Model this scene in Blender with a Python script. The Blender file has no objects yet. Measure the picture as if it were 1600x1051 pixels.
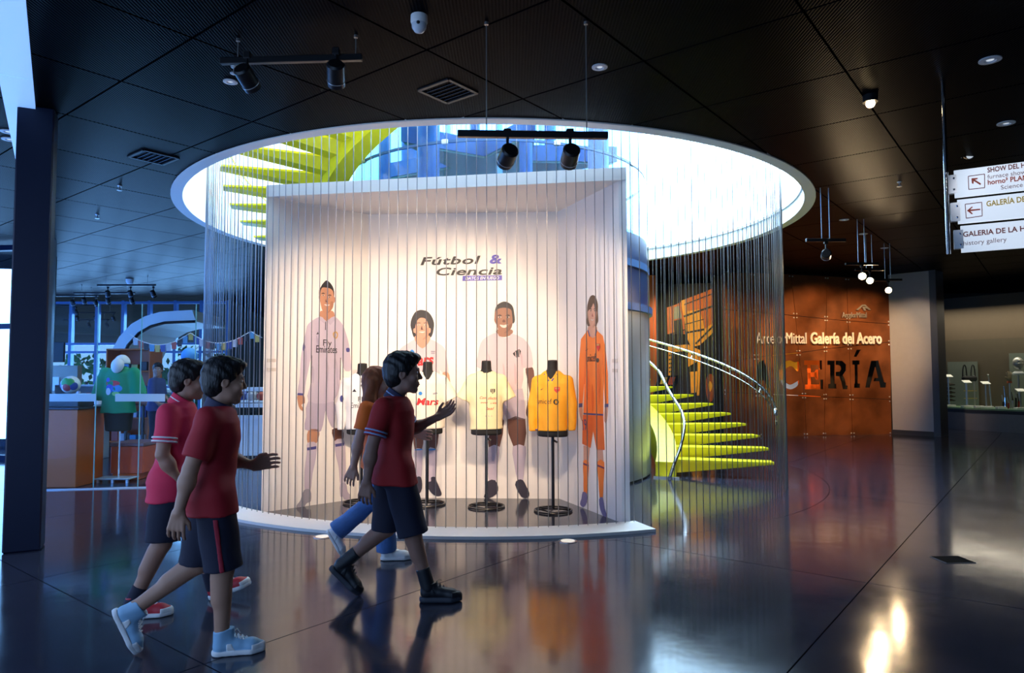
import bpy, bmesh, math, random
import numpy as np
from mathutils import Vector, Matrix, Euler
from mathutils.bvhtree import BVHTree
random.seed(7)
PI = math.pi
SC = bpy.context.scene
COL = SC.collection

# ------------------------------------------------------------------ camera, sky, lights, exposure
CAM_F, CAM_TILT, CAM_ROLL = 1077.0, 0.0517, -0.0027
cd = bpy.data.cameras.new('camera'); cam = bpy.data.objects.new('camera', cd); COL.objects.link(cam)
cd.sensor_width = 36; cd.lens = CAM_F / 1600 * 36; cd.clip_end = 300
_m = Euler((PI / 2 + CAM_TILT, 0, 0)).to_matrix() @ Matrix.Rotation(CAM_ROLL, 3, 'Z')
cam.matrix_world = Matrix.Translation((0, 0, 1.5)) @ _m.to_4x4()
SC.camera = cam
SC.view_settings.view_transform = 'Standard'; SC.view_settings.look = 'None'
SC.view_settings.gamma = 1; SC.view_settings.use_curve_mapping = False
SC.view_settings.exposure = 0.0

w = bpy.data.worlds.new('sky'); SC.world = w; w.use_nodes = True
bg = w.node_tree.nodes['Background']; bg.inputs[0].default_value = (0.28, 0.56, 1.0, 1); bg.inputs[1].default_value = 1.1

def aim(o, target):
    d = Vector(target) - o.location
    o.rotation_euler = d.to_track_quat('-Z', 'Y').to_euler()

def light(name, kind, loc, power, color, target=None, **kw):
    l = bpy.data.lights.new(name, kind); l.energy = power; l.color = color
    for k, v in kw.items(): setattr(l, k, v)
    o = bpy.data.objects.new(name, l); COL.objects.link(o); o.location = loc
    if target is not None: aim(o, target)
    return o

CX, CY = -0.24, 10.8            # axis of the round well, the lift core and the cable curtain
ZC = 3.82                        # ceiling height
FDIR = Vector((-0.548, 0.836, 0)); FN = Vector((0.836, 0.548, 0))   # glazed facade: direction and inward normal
FP = Vector((-10.0, 12.5, 0))
# daylight down the well
light('skylight_daylight', 'AREA', (CX, CY, 8.5), 2100, (0.74, 0.88, 1.0), (CX, CY, 0), shape='DISK', size=8.6)
# daylight through the glazed facade on the left
_c = FP + FDIR * 4.0 - FN * 0.35
light('facade_daylight', 'AREA', (_c.x, _c.y, 1.75), 1250, (0.10, 0.31, 1.0), (_c + FN * 3 + Vector((0, 0, 1.75))), shape='RECTANGLE', size=22, size_y=3.2)
_c2 = FP - FDIR * 11.5 - FN * 0.35
light('entrance_daylight', 'AREA', (_c2.x, _c2.y, 1.75), 210, (0.42, 0.60, 1.0), (_c2 + FN * 3 + Vector((0, 0, 1.75))), shape='RECTANGLE', size=9, size_y=3.2)
light('rear_window_daylight', 'AREA', (-11.3, 21.2, 1.8), 700, (0.20, 0.48, 1.0), (-10.2, 10, 1.2), shape='RECTANGLE', size=5.5, size_y=3.0)

light('side_window_daylight', 'AREA', (-12.0, 13.5, 1.9), 330, (0.22, 0.50, 1.0), (-11.1, 8.2, 1.8), shape='RECTANGLE', size=4.8, size_y=3.4)

for _n in ('side_window_daylight', 'facade_daylight', 'entrance_daylight'): bpy.data.objects[_n].visible_camera = True   # bright sky seen through those windows

# ------------------------------------------------------------------ helpers
def ray(px, py):
    """direction through a photograph pixel (surveying only)"""
    c, s = math.cos(-CAM_ROLL), math.sin(-CAM_ROLL)
    x, y = px - 800, py - 525.5
    x, y = c * x - s * y, s * x + c * y
    u = -y / CAM_F
    return Vector((x / CAM_F, math.cos(CAM_TILT) - u * math.sin(CAM_TILT), math.sin(CAM_TILT) + u * math.cos(CAM_TILT)))
EYE = Vector((0, 0, 1.5))
def at_y(px, py, Y): d = ray(px, py); return EYE + d * (Y / d.y)
def at_z(px, py, z): d = ray(px, py); return EYE + d * ((z - 1.5) / d.z)
class Plane:
    """vertical wall plane through two ground points; normal towards the camera side"""
    def __init__(s, a, b):
        s.a = Vector((a[0], a[1], 0)); s.b = Vector((b[0], b[1], 0))
        s.u = (s.b - s.a).normalized(); s.n = Vector((s.u.y, -s.u.x, 0))
        s.len = (s.b - s.a).length
    def hit(s, px, py, off=0.0):
        d = ray(px, py); o = s.a + s.n * off
        t = (o - EYE).dot(s.n) / d.dot(s.n)
        return EYE + d * t
    def pt(s, u, z, off=0.0): return s.a + s.u * u + s.n * off + Vector((0, 0, z))
    def uz(s, px, py):
        p = s.hit(px, py); return ((p - s.a).dot(s.u), p.z)

MATS = {}
def mat(name, col, rough=0.5, metal=0.0, spec=0.5, vary=0.08, scale=9.0, bump=0.0, bscale=60.0, emit=None, es=0.0, coat=0.0, stretch=None, rvary=0.0):
    if name in MATS: return MATS[name]
    m = bpy.data.materials.new(name); m.use_nodes = True; nt = m.node_tree; N = nt.nodes; L = nt.links
    b = N['Principled BSDF']
    b.inputs['Roughness'].default_value = rough; b.inputs['Metallic'].default_value = metal
    b.inputs['Specular IOR Level'].default_value = spec; b.inputs['Coat Weight'].default_value = coat
    tc = N.new('ShaderNodeTexCoord'); mp = N.new('ShaderNodeMapping'); L.new(tc.outputs['Object'], mp.inputs[0])
    if stretch: mp.inputs['Scale'].default_value = stretch
    nz = N.new('ShaderNodeTexNoise'); nz.inputs['Scale'].default_value = scale; nz.inputs['Detail'].default_value = 5
    L.new(mp.outputs[0], nz.inputs['Vector'])
    mx = N.new('ShaderNodeMix'); mx.data_type = 'RGBA'
    L.new(nz.outputs['Fac'], mx.inputs['Factor'])
    mx.inputs[6].default_value = (*[max(0, c * (1 - vary)) for c in col], 1)
    mx.inputs[7].default_value = (*[min(1, c * (1 + vary)) for c in col], 1)
    L.new(mx.outputs[2], b.inputs['Base Color'])
    if rvary:
        mr = N.new('ShaderNodeMapRange'); L.new(nz.outputs['Fac'], mr.inputs[0])
        mr.inputs[1].default_value = 0.3; mr.inputs[2].default_value = 0.7
        mr.inputs[3].default_value = max(0, rough - rvary); mr.inputs[4].default_value = rough + rvary
        L.new(mr.outputs[0], b.inputs['Roughness'])
    if bump:
        n2 = N.new('ShaderNodeTexNoise'); n2.inputs['Scale'].default_value = bscale; L.new(mp.outputs[0], n2.inputs['Vector'])
        bp = N.new('ShaderNodeBump'); bp.inputs['Strength'].default_value = bump; bp.inputs['Distance'].default_value = 0.01
        L.new(n2.outputs['Fac'], bp.inputs['Height']); L.new(bp.outputs[0], b.inputs['Normal'])
    if emit: b.inputs['Emission Color'].default_value = (*emit, 1); b.inputs['Emission Strength'].default_value = es
    MATS[name] = m; return m

def glass_mat(name, tint, refl=0.9, dens=0.0):
    m = bpy.data.materials.new(name); m.use_nodes = True; nt = m.node_tree; N = nt.nodes; L = nt.links
    for n in list(N):
        if n.type == 'BSDF_PRINCIPLED': N.remove(n)
    out = N['Material Output']
    tr = N.new('ShaderNodeBsdfTransparent'); tr.inputs[0].default_value = (*tint, 1)
    gl = N.new('ShaderNodeBsdfGlossy'); gl.inputs['Roughness'].default_value = 0.02
    gl.inputs[0].default_value = (refl, refl, refl, 1)
    fr = N.new('ShaderNodeFresnel'); fr.inputs[0].default_value = 1.5
    mx = N.new('ShaderNodeMixShader'); ge = N.new('ShaderNodeNewGeometry'); iv = N.new('ShaderNodeMath'); iv.operation = 'SUBTRACT'; iv.inputs[0].default_value = 1; L.new(ge.outputs['Backfacing'], iv.inputs[1])
    mu_ = N.new('ShaderNodeMath'); mu_.operation = 'MULTIPLY'; L.new(fr.outputs[0], mu_.inputs[0]); L.new(iv.outputs[0], mu_.inputs[1])   # only the outer face reflects
    L.new(mu_.outputs[0], mx.inputs[0]); L.new(tr.outputs[0], mx.inputs[1]); L.new(gl.outputs[0], mx.inputs[2])
    if dens:
        df = N.new('ShaderNodeBsdfDiffuse'); df.inputs[0].default_value = (*tint, 1)
        m2 = N.new('ShaderNodeMixShader'); m2.inputs[0].default_value = dens
        L.new(mx.outputs[0], m2.inputs[1]); L.new(df.outputs[0], m2.inputs[2]); L.new(m2.outputs[0], out.inputs[0])
    else: L.new(mx.outputs[0], out.inputs[0])
    MATS[name] = m; return m

def tag(o, label=None, cat=None, group=None, kind=None):
    if label: o['label'] = label
    if cat: o['category'] = cat
    if group: o['group'] = group
    if kind: o['kind'] = kind
    return o
def wloc(o):
    v = Vector((0, 0, 0))
    while o is not None: v = v + o.location; o = o.parent
    return v
def empty(name, loc, label=None, cat=None, group=None):
    o = bpy.data.objects.new(name, None); COL.objects.link(o); o.location = loc; o.empty_display_size = 0.1
    return tag(o, label, cat, group)
def copy_tree(o, parent=None):
    c = o.copy(); COL.objects.link(c); c.parent = parent
    for ch in list(o.children): copy_tree(ch, c)
    return c
def link_mesh(name, me, mats, parent=None, smooth=None):
    for m in (mats if isinstance(mats, (list, tuple)) else [mats]): me.materials.append(m)
    o = bpy.data.objects.new(name, me); COL.objects.link(o)
    if parent is not None: o.parent = parent
    if smooth is True: me.shade_smooth()
    elif smooth: 
        me.shade_smooth(); me.set_sharp_from_angle(angle=math.radians(smooth))
    return o

class MB:
    """collects shapes and links them as one mesh object"""
    def __init__(s): s.v = []; s.f = []; s.mi = []
    def add(s, vs, fs, mi=0):
        b = len(s.v); s.v += [Vector(p) for p in vs]; s.f += [tuple(i + b for i in f) for f in fs]; s.mi += [mi] * len(fs); return s
    def box(s, c, size, rot=None, mi=0, ch=0.0):
        x, y, z = [q / 2 for q in size]; c = Vector(c)
        if ch:
            ch = min(ch, x * .9, y * .9, z * .9); vs = []
            for sz in (-1, 1):
                for (i, j) in ((0, 0), (1, 0)):
                    pass
            # chamfered box: three inset rectangles per axis end
            P = {}
            for sx in (-1, 1):
                for sy in (-1, 1):
                    for sz in (-1, 1):
                        k = (sx, sy, sz); P[k] = len(vs)
                        vs += [Vector((sx * x, sy * (y - ch), sz * (z - ch))), Vector((sx * (x - ch), sy * y, sz * (z - ch))), Vector((sx * (x - ch), sy * (y - ch), sz * z))]
            fs = []
            for sg in (-1, 1):
                for ax in range(3):
                    def k(a, b):
                        t = [0, 0, 0]; t[ax] = sg; t[(ax + 1) % 3] = a; t[(ax + 2) % 3] = b; return P[tuple(t)] + ax
                    q = [k(-1, -1), k(1, -1), k(1, 1), k(-1, 1)]
                    fs.append(q if sg > 0 else q[::-1])
            for ax in range(3):
                a1, a2 = (ax + 1) % 3, (ax + 2) % 3
                for s1 in (-1, 1):
                    for s2 in (-1, 1):
                        def kk(e, which):
                            t = [0, 0, 0]; t[ax] = e; t[a1] = s1; t[a2] = s2; return P[tuple(t)] + which
                        q = [kk(-1, a1), kk(1, a1), kk(1, a2), kk(-1, a2)]
                        fs.append(q if s1 * s2 < 0 else q[::-1])
            for kx in P:
                q = [P[kx], P[kx] + 1, P[kx] + 2]
                fs.append(q if kx[0] * kx[1] * kx[2] > 0 else q[::-1])
        else:
            vs = [Vector((a, b, d)) for d in (-z, z) for a, b in ((-x, -y), (x, -y), (x, y), (-x, y))]
            fs = [(3, 2, 1, 0), (4, 5, 6, 7), (0, 1, 5, 4), (1, 2, 6, 5), (2, 3, 7, 6), (3, 0, 4, 7)]
        if rot is not None: vs = [rot @ p for p in vs]
        return s.add([p + c for p in vs], fs, mi)
    def prism(s, pts, ext, mi=0):
        """closed outline of 3D points extruded by the vector ext"""
        pts = [Vector(p) for p in pts]; ext = Vector(ext); n = len(pts)
        nrm = Vector((0, 0, 0))
        for i in range(n): nrm += pts[i].cross(pts[(i + 1) % n])
        if nrm.dot(ext) > 0: pts = pts[::-1]
        fs = [tuple(range(n)), tuple(range(2 * n - 1, n - 1, -1))] + [(i, i + n, (i + 1) % n + n, (i + 1) % n)[::1] for i in range(n)]
        fs = [fs[0], fs[1]] + [(i, i + n, (i + 1) % n + n, (i + 1) % n) for i in range(n)]
        return s.add(pts + [p + ext for p in pts], [f if k < 2 else f[::-1] for k, f in enumerate(fs)], mi)
    def tube(s, path, r, n=8, cap=True, mi=0):
        path = [Vector(p) for p in path]; m = len(path)
        rr = r if isinstance(r, (list, tuple)) else [r] * m
        up = None; vs = []
        for i, p in enumerate(path):
            t = (path[min(i + 1, m - 1)] - path[max(i - 1, 0)]).normalized()
            if up is None: up = Vector((0, 0, 1)) if abs(t.z) < 0.9 else Vector((1, 0, 0))
            a = t.cross(up).normalized(); up = a.cross(t).normalized()
            vs += [p + (a * math.cos(2 * PI * j / n) + up * math.sin(2 * PI * j / n)) * rr[i] for j in range(n)]
        fs = [(i * n + j, i * n + (j + 1) % n, (i + 1) * n + (j + 1) % n, (i + 1) * n + j) for i in range(m - 1) for j in range(n)]
        if cap: fs += [tuple(range(n))[::-1], tuple(range((m - 1) * n, m * n))]
        return s.add(vs, fs, mi)
    def lathe(s, prof, n=24, c=(0, 0, 0), rot=None, mi=0):
        c = Vector(c); vs = []; m = len(prof)
        for r, z in prof: vs += [Vector((r * math.cos(2 * PI * j / n), r * math.sin(2 * PI * j / n), z)) for j in range(n)]
        if rot is not None: vs = [rot @ p for p in vs]
        fs = [(i * n + j, i * n + (j + 1) % n, (i + 1) * n + (j + 1) % n, (i + 1) * n + j) for i in range(m - 1) for j in range(n)]
        if prof[0][0] > 1e-6: fs.append(tuple(range(n))[::-1])
        if prof[-1][0] > 1e-6: fs.append(tuple(range((m - 1) * n, m * n)))
        return s.add([p + c for p in vs], fs, mi)
    def ball(s, c, r, n=14, m=9, mi=0):
        r = r if isinstance(r, (list, tuple)) else (r, r, r); c = Vector(c); vs = []
        for i in range(m + 1):
            a = -PI / 2 + PI * i / m; q = max(math.cos(a), 1e-4)
            vs += [c + Vector((r[0] * q * math.cos(2 * PI * j / n), r[1] * q * math.sin(2 * PI * j / n), r[2] * math.sin(a))) for j in range(n)]
        fs = [(i * n + j, i * n + (j + 1) % n, (i + 1) * n + (j + 1) % n, (i + 1) * n + j) for i in range(m) for j in range(n)]
        return s.add(vs, fs, mi)
    def arc(s, r0, r1, z0, z1, a0, a1, n=48, c=(CX, CY), mi=0):
        """solid curved bar between radii and heights, angles in radians; closed when a full turn"""
        full = abs(a1 - a0 - 2 * PI) < 1e-4; k = n if full else n + 1; vs = []
        for i in range(k):
            a = a0 + (a1 - a0) * i / n; ca, sa = math.cos(a), math.sin(a)
            vs += [Vector((c[0] + r * ca, c[1] + r * sa, z)) for r, z in ((r0, z0), (r1, z0), (r1, z1), (r0, z1))]
        fs = []
        for i in range(n):
            j = (i + 1) % k
            for q in range(4): fs.append((i * 4 + q, j * 4 + q, j * 4 + (q + 1) % 4, i * 4 + (q + 1) % 4)[::-1])
        if not full: fs += [(0, 1, 2, 3)[::-1], tuple((k - 1) * 4 + q for q in range(4))]
        return s.add(vs, [f[::-1] for f in fs], mi)
    def build(s, name, mats, parent=None, smooth=None, local=False, kind=None):
        me = bpy.data.meshes.new(name)
        if parent is not None and not local: off = wloc(parent)
        else: off = Vector((0, 0, 0))
        base = Vector((0, 0, 0))
        if parent is None and s.v and not local:
            xs = [p.x for p in s.v]; ys = [p.y for p in s.v]
            base = Vector(((min(xs) + max(xs)) / 2, (min(ys) + max(ys)) / 2, min(p.z for p in s.v))); off = base
        me.from_pydata([tuple(p - off) for p in s.v], [], s.f)
        if any(s.mi): me.polygons.foreach_set('material_index', s.mi)
        if len(s.v) < 20000:
            bm = bmesh.new(); bm.from_mesh(me); bmesh.ops.recalc_face_normals(bm, faces=bm.faces); bm.to_mesh(me); bm.free()
        me.update()
        o = link_mesh(name, me, mats, parent, smooth)
        if parent is None: o.location = base
        if kind: o['kind'] = kind
        return o

def boolean(o, cutter, op='DIFFERENCE'):
    md = o.modifiers.new('cut', 'BOOLEAN'); md.operation = op; md.object = cutter; md.solver = 'EXACT'
    dg = bpy.context.evaluated_depsgraph_get(); dg.update()
    me = bpy.data.meshes.new_from_object(o.evaluated_get(dg))
    o.modifiers.clear(); old = o.data; o.data = me
    if old.users == 0: bpy.data.meshes.remove(old)
def discard(o):
    me = o.data; bpy.data.objects.remove(o); bpy.data.meshes.remove(me)

def smooth_loop(p, k=4):
    n = len(p); out = []
    for i in range(n):
        a, b, c, d = p[i - 1], p[i], p[(i + 1) % n], p[(i + 2) % n]
        for j in range(k):
            t = j / k
            out.append(tuple(0.5 * (2 * b[q] + (c[q] - a[q]) * t + (2 * a[q] - 5 * b[q] + 4 * c[q] - d[q]) * t * t + (3 * b[q] - a[q] - 3 * c[q] + d[q]) * t ** 3) for q in range(2)))
    return out

_TX = {}
def text_geo(s, depth=0.0, bold=0.0, shear=0.0, space=1.0):
    """outline text as (verts, faces, width) at size 1, starting at x=0"""
    k = (s, depth, bold, shear, space)
    if k in _TX: return _TX[k]
    cu = bpy.data.curves.new('text', 'FONT'); cu.body = s; cu.size = 1; cu.extrude = depth / 2; cu.offset = bold; cu.shear = shear; cu.space_character = space
    cu.resolution_u = 3
    o = bpy.data.objects.new('text', cu); COL.objects.link(o)
    dg = bpy.context.evaluated_depsgraph_get(); dg.update()
    me = bpy.data.meshes.new_from_object(o.evaluated_get(dg))
    v = [tuple(p.co) for p in me.vertices]; f = [tuple(p.vertices) for p in me.polygons]
    bpy.data.objects.remove(o); bpy.data.curves.remove(cu); bpy.data.meshes.remove(me)
    x0 = min(p[0] for p in v); x1 = max(p[0] for p in v)
    v = [(p[0] - x0, p[1], p[2] + depth / 2) for p in v]
    _TX[k] = (v, f, x1 - x0); return _TX[k]
def put_text(mb, s, P0, P1, n, height=None, depth=0.004, mi=0, **kw):
    """letters on a flat surface, baseline from P0 to P1, standing off along n"""
    P0 = Vector(P0); P1 = Vector(P1); u = P1 - P0; W = u.length; u.normalize(); n = Vector(n).normalized()
    up = n.cross(u).normalized()
    v, f, wd = text_geo(s, 1.0, **kw); sx = W / wd; sy = (height / 0.7) if height else sx
    mb.add([P0 + u * (p[0] * sx) + up * (p[1] * sy) + n * (p[2] * depth) for p in v], f, mi)
def project_flat(mb, bvh, pts2, faces, P0, ux, uy, direction, off=0.003, mi=0):
    """lays flat print onto a curved surface along a direction"""
    vs = []; direction = Vector(direction).normalized()
    for a, b in pts2:
        p = Vector(P0) + ux * a + uy * b
        h = bvh.ray_cast(p - direction * 2.0, direction)
        vs.append((h[0] if h[0] is not None else p) - direction * off)
    mb.add(vs, faces, mi)

# ------------------------------------------------------------------ signed-distance modelling for bodies and clothes
class SDF:
    def __init__(s, lo, hi, h):
        s.lo = np.array(lo, float); s.h = h
        s.n = np.ceil((np.array(hi, float) - s.lo) / h).astype(int) + 1
        s.D = np.full(tuple(s.n), 9.0, np.float32)
        s.ax = [(s.lo[i] + h * np.arange(s.n[i])).astype(np.float32) for i in range(3)]
    def _sl(s, lo, hi):
        a = np.clip(np.floor((np.array(lo) - s.lo) / s.h).astype(int), 0, s.n - 1); b = np.clip(np.ceil((np.array(hi) - s.lo) / s.h).astype(int) + 1, 1, s.n)
        sl = tuple(slice(a[i], b[i]) for i in range(3))
        return sl, np.meshgrid(*[s.ax[i][sl[i]] for i in range(3)], indexing='ij', sparse=True)
    def _mix(s, sl, d, k, op):
        E = s.D[sl]
        if op == 'sub': d = -d; E2 = -E; 
        else: E2 = E
        if op == 'sub':
            a, b = E2, -d            # max(E,d) = -min(-E,-d)
            h = np.clip(0.5 + 0.5 * (b - a) / max(k, 1e-6), 0, 1); s.D[sl] = -(b + (a - b) * h - k * h * (1 - h))
        else:
            h = np.clip(0.5 + 0.5 * (d - E) / max(k, 1e-6), 0, 1); s.D[sl] = d + (E - d) * h - k * h * (1 - h)
    def cone(s, a, b, ra, rb, k=0.01, op='add', sq=None):
        a = np.array(a, float); b = np.array(b, float); m = max(ra, rb) + k + 0.02
        sl, (X, Y, Z) = s._sl(np.minimum(a, b) - m, np.maximum(a, b) + m)
        ab = b - a; l2 = (ab ** 2).sum() + 1e-9
        x, y, z = X - a[0], Y - a[1], Z - a[2]
        t = np.clip((x * ab[0] + y * ab[1] + z * ab[2]) / l2, 0, 1)
        d = np.sqrt((x - t * ab[0]) ** 2 + (y - t * ab[1]) ** 2 + (z - t * ab[2]) ** 2) - (ra + (rb - ra) * t)
        s._mix(sl, d.astype(np.float32), k, op); return s
    def ell(s, c, r, R=None, k=0.01, op='add'):
        c = np.array(c, float); r = np.array(r, float); m = r.max() + k + 0.02
        sl, (X, Y, Z) = s._sl(c - m, c + m)
        x, y, z = X - c[0], Y - c[1], Z - c[2]
        if R is not None:
            Q = np.array(R); x, y, z = (Q[0, 0] * x + Q[1, 0] * y + Q[2, 0] * z), (Q[0, 1] * x + Q[1, 1] * y + Q[2, 1] * z), (Q[0, 2] * x + Q[1, 2] * y + Q[2, 2] * z)
        k0 = np.sqrt((x / r[0]) ** 2 + (y / r[1]) ** 2 + (z / r[2]) ** 2); k1 = np.sqrt((x / r[0] ** 2) ** 2 + (y / r[1] ** 2) ** 2 + (z / r[2] ** 2) ** 2) + 1e-6
        s._mix(sl, (k0 * (k0 - 1) / k1).astype(np.float32), k, op); return s
    def loft(s, st, k=0.02, op='add', cap=0.02):
        """stations (x, y, z, rx, ry) rising in z"""
        st = sorted(st, key=lambda q: q[2]); A = np.array(st, float); m = A[:, 3:].max() + k + 0.03
        sl, (X, Y, Z) = s._sl((A[:, 0].min() - m, A[:, 1].min() - m, A[0, 2] - k - .03), (A[:, 0].max() + m, A[:, 1].max() + m, A[-1, 2] + k + .03))
        f = [np.interp(Z, A[:, 2], A[:, i]) for i in (0, 1, 3, 4)]
        q = np.sqrt(((X - f[0]) / f[2]) ** 2 + ((Y - f[1]) / f[3]) ** 2)
        d = (q - 1) * np.minimum(f[2], f[3])
        e = np.maximum(A[0, 2] - Z, Z - A[-1, 2]) + cap
        d = np.sqrt(np.maximum(d + cap, 0) ** 2 + np.maximum(e, 0) ** 2) + np.minimum(np.maximum(d + cap, e), 0) - cap
        s._mix(sl, d.astype(np.float32), k, op); return s
    def cut(s, p, n, within=None):
        """remove everything on the +n side of the plane through p"""
        n = np.array(n, float); n /= np.linalg.norm(n)
        X, Y, Z = np.meshgrid(*s.ax, indexing='ij', sparse=True)
        d = ((X - p[0]) * n[0] + (Y - p[1]) * n[1] + (Z - p[2]) * n[2]).astype(np.float32)
        s.D = np.maximum(s.D, d); return s
    def ripple(s, amp, fn):
        X, Y, Z = np.meshgrid(*s.ax, indexing='ij', sparse=True)
        s.D = s.D + (amp * fn(X, Y, Z)).astype(np.float32); return s
    def union(s, o, k=0.006):
        h = np.clip(0.5 + 0.5 * (o.D - s.D) / k, 0, 1); s.D = o.D + (s.D - o.D) * h - k * h * (1 - h); return s
    def mesh(s):
        D = s.D; S = D < 0
        c8 = [(i, j, k) for i in (0, 1) for j in (0, 1) for k in (0, 1)]
        sh = [n - 1 for n in D.shape]
        V = lambda A, o: A[o[0]:o[0] + sh[0], o[1]:o[1] + sh[1], o[2]:o[2] + sh[2]]
        cnt = np.zeros(sh, np.int8)
        for o in c8: cnt += V(S, o)
        I, J, K = np.nonzero((cnt > 0) & (cnt < 8)); n = len(I)
        idx = np.full(sh, -1, np.int32); idx[I, J, K] = np.arange(n)
        P = np.zeros((n, 3)); C = np.zeros(n)
        vals = {o: D[I + o[0], J + o[1], K + o[2]] for o in c8}
        for o in c8:
            for a in range(3):
                if o[a]: continue
                q = list(o); q[a] = 1; q = tuple(q); d0, d1 = vals[o], vals[q]
                m = (d0 < 0) != (d1 < 0); t = np.where(m, d0 / np.where(m, d0 - d1, 1), 0)
                for b in range(3): P[:, b] += np.where(m, o[b] + (t if b == a else 0), 0)
                C += m
        P = P / C[:, None] + np.stack([I, J, K], 1); P = P * s.h + s.lo
        F = []
        for a in range(3):
            b, c = (a + 1) % 3, (a + 2) % 3
            A0 = np.take(S, range(0, D.shape[a] - 1), a); A1 = np.take(S, range(1, D.shape[a]), a)
            for flip, M in ((False, A0 & ~A1), (True, ~A0 & A1)):
                E = np.stack(np.nonzero(M), 1)
                E = E[(E[:, b] > 0) & (E[:, c] > 0) & (E[:, b] < sh[b]) & (E[:, c] < sh[c])]
                q = []
                for db, dc in ((0, 0), (-1, 0), (-1, -1), (0, -1)):
                    G = E.copy(); G[:, b] += db; G[:, c] += dc; q.append(idx[G[:, 0], G[:, 1], G[:, 2]])
                Q = np.stack(q, 1); Q = Q[(Q >= 0).all(1)]
                F.append(Q[:, ::-1] if flip else Q)
        return P, np.concatenate(F)
    def build(s, name, m, parent=None, passes=1):
        P, F = s.mesh()
        me = bpy.data.meshes.new(name); nv, nf = len(P), len(F)
        # light relaxation, evens out the grid
        if passes:
            E = np.concatenate([F[:, [0, 1]], F[:, [1, 2]], F[:, [2, 3]], F[:, [3, 0]]])
            deg = np.bincount(E[:, 0], minlength=nv).astype(float); deg[deg == 0] = 1
            for _ in range(passes):
                A = np.stack([np.bincount(E[:, 0], weights=P[E[:, 1], i], minlength=nv) for i in range(3)], 1) / deg[:, None]
                P = P * 0.5 + A * 0.5
        off = wloc(parent) if parent is not None else Vector((P[:, 0].mean(), P[:, 1].mean(), P[:, 2].min()))
        P = P - np.array(off)
        me.vertices.add(nv); me.vertices.foreach_set('co', P.astype(np.float32).ravel())
        me.loops.add(nf * 4); me.polygons.add(nf)
        me.loops.foreach_set('vertex_index', F.astype(np.int32).ravel())
        me.polygons.foreach_set('loop_start', np.arange(0, nf * 4, 4, dtype=np.int32))
        me.update(calc_edges=True); me.validate()
        o = link_mesh(name, me, m, parent, True)
        if parent is None: o.location = off
        return o
# ------------------------------------------------------------------ materials
def floor_mat():
    m = mat('polished_concrete', (0.027, 0.030, 0.048), 0.125, spec=0.6, vary=0.3, scale=2.2, rvary=0.03)
    nt = m.node_tree; N = nt.nodes; L = nt.links; b = N['Principled BSDF']
    tc = N.new('ShaderNodeTexCoord')
    vo = N.new('ShaderNodeTexVoronoi'); vo.inputs['Scale'].default_value = 34; L.new(tc.outputs['Object'], vo.inputs['Vector'])
    cr = N.new('ShaderNodeValToRGB'); cr.color_ramp.elements[0].position = 0.03; cr.color_ramp.elements[0].color = (1, 1, 1, 1)
    cr.color_ramp.elements[1].position = 0.07; cr.color_ramp.elements[1].color = (0, 0, 0, 1)
    L.new(vo.outputs['Distance'], cr.inputs[0])
    src = b.inputs['Base Color'].links[0].from_socket
    mx = N.new('ShaderNodeMix'); mx.data_type = 'RGBA'; L.new(cr.outputs[0], mx.inputs['Factor']); L.new(src, mx.inputs[6]); mx.inputs[7].default_value = (0.11, 0.11, 0.12, 1)
    L.new(mx.outputs[2], b.inputs['Base Color'])
    n2 = N.new('ShaderNodeTexNoise'); n2.inputs['Scale'].default_value = 5; L.new(tc.outputs['Object'], n2.inputs['Vector'])
    bp = N.new('ShaderNodeBump'); bp.inputs['Strength'].default_value = 0.04; bp.inputs['Distance'].default_value = 0.02
    L.new(n2.outputs['Fac'], bp.inputs['Height']); L.new(bp.outputs[0], b.inputs['Normal'])
    return m
M_FLOOR = floor_mat()
def ceil_mat():
    m = mat('black_perforated_metal', (0.0014, 0.0015, 0.0030), 0.32, spec=0.008, vary=0.2)
    nt = m.node_tree; N = nt.nodes; L = nt.links; b = N['Principled BSDF']
    tc = N.new('ShaderNodeTexCoord'); mp = N.new('ShaderNodeMapping'); L.new(tc.outputs['Object'], mp.inputs[0])
    wv = N.new('ShaderNodeTexWave'); wv.inputs['Scale'].default_value = 14; L.new(mp.outputs[0], wv.inputs['Vector'])
    bp = N.new('ShaderNodeBump'); bp.inputs['Strength'].default_value = 0.2; bp.inputs['Distance'].default_value = 0.01
    L.new(wv.outputs['Fac'], bp.inputs['Height']); L.new(bp.outputs[0], b.inputs['Normal'])
    return m
M_CEIL = ceil_mat()
M_DARK = mat('matt_black', (0.010, 0.010, 0.012), 0.6, vary=0.2)
M_BLACKMETAL = mat('black_metal', (0.012, 0.012, 0.014), 0.35, metal=0.3, vary=0.2)
M_WHITE = mat('white_paint', (0.80, 0.79, 0.77), 0.55, vary=0.02, bump=0.02)
M_DRUM = mat('white_plaster', (0.82, 0.84, 0.86), 0.7, vary=0.02)
M_BOARD = mat('booth_white_board', (0.80, 0.76, 0.72), 0.6, vary=0.015)
M_NAVY = mat('navy_column_paint', (0.004, 0.008, 0.030), 0.5, spec=0.25, vary=0.1)
M_STEEL = mat('brushed_steel', (0.50, 0.54, 0.60), 0.40, metal=0.85, vary=0.03, scale=2)
M_CHROME = mat('polished_steel', (0.75, 0.76, 0.78), 0.14, metal=1.0, vary=0.03)
M_CABLE = mat('steel_cable', (0.38, 0.37, 0.36), 0.40, metal=0.9, vary=0.1, scale=80)
M_YELLOW = mat('yellow_green_paint', (0.74, 0.64, 0.010), 0.38, vary=0.05)
M_GREYWALL = mat('grey_plaster', (0.26, 0.26, 0.28), 0.7, vary=0.06, bump=0.05)
M_BLUESTEEL = mat('blue_painted_steel', (0.035, 0.10, 0.24), 0.35, vary=0.1)
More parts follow.
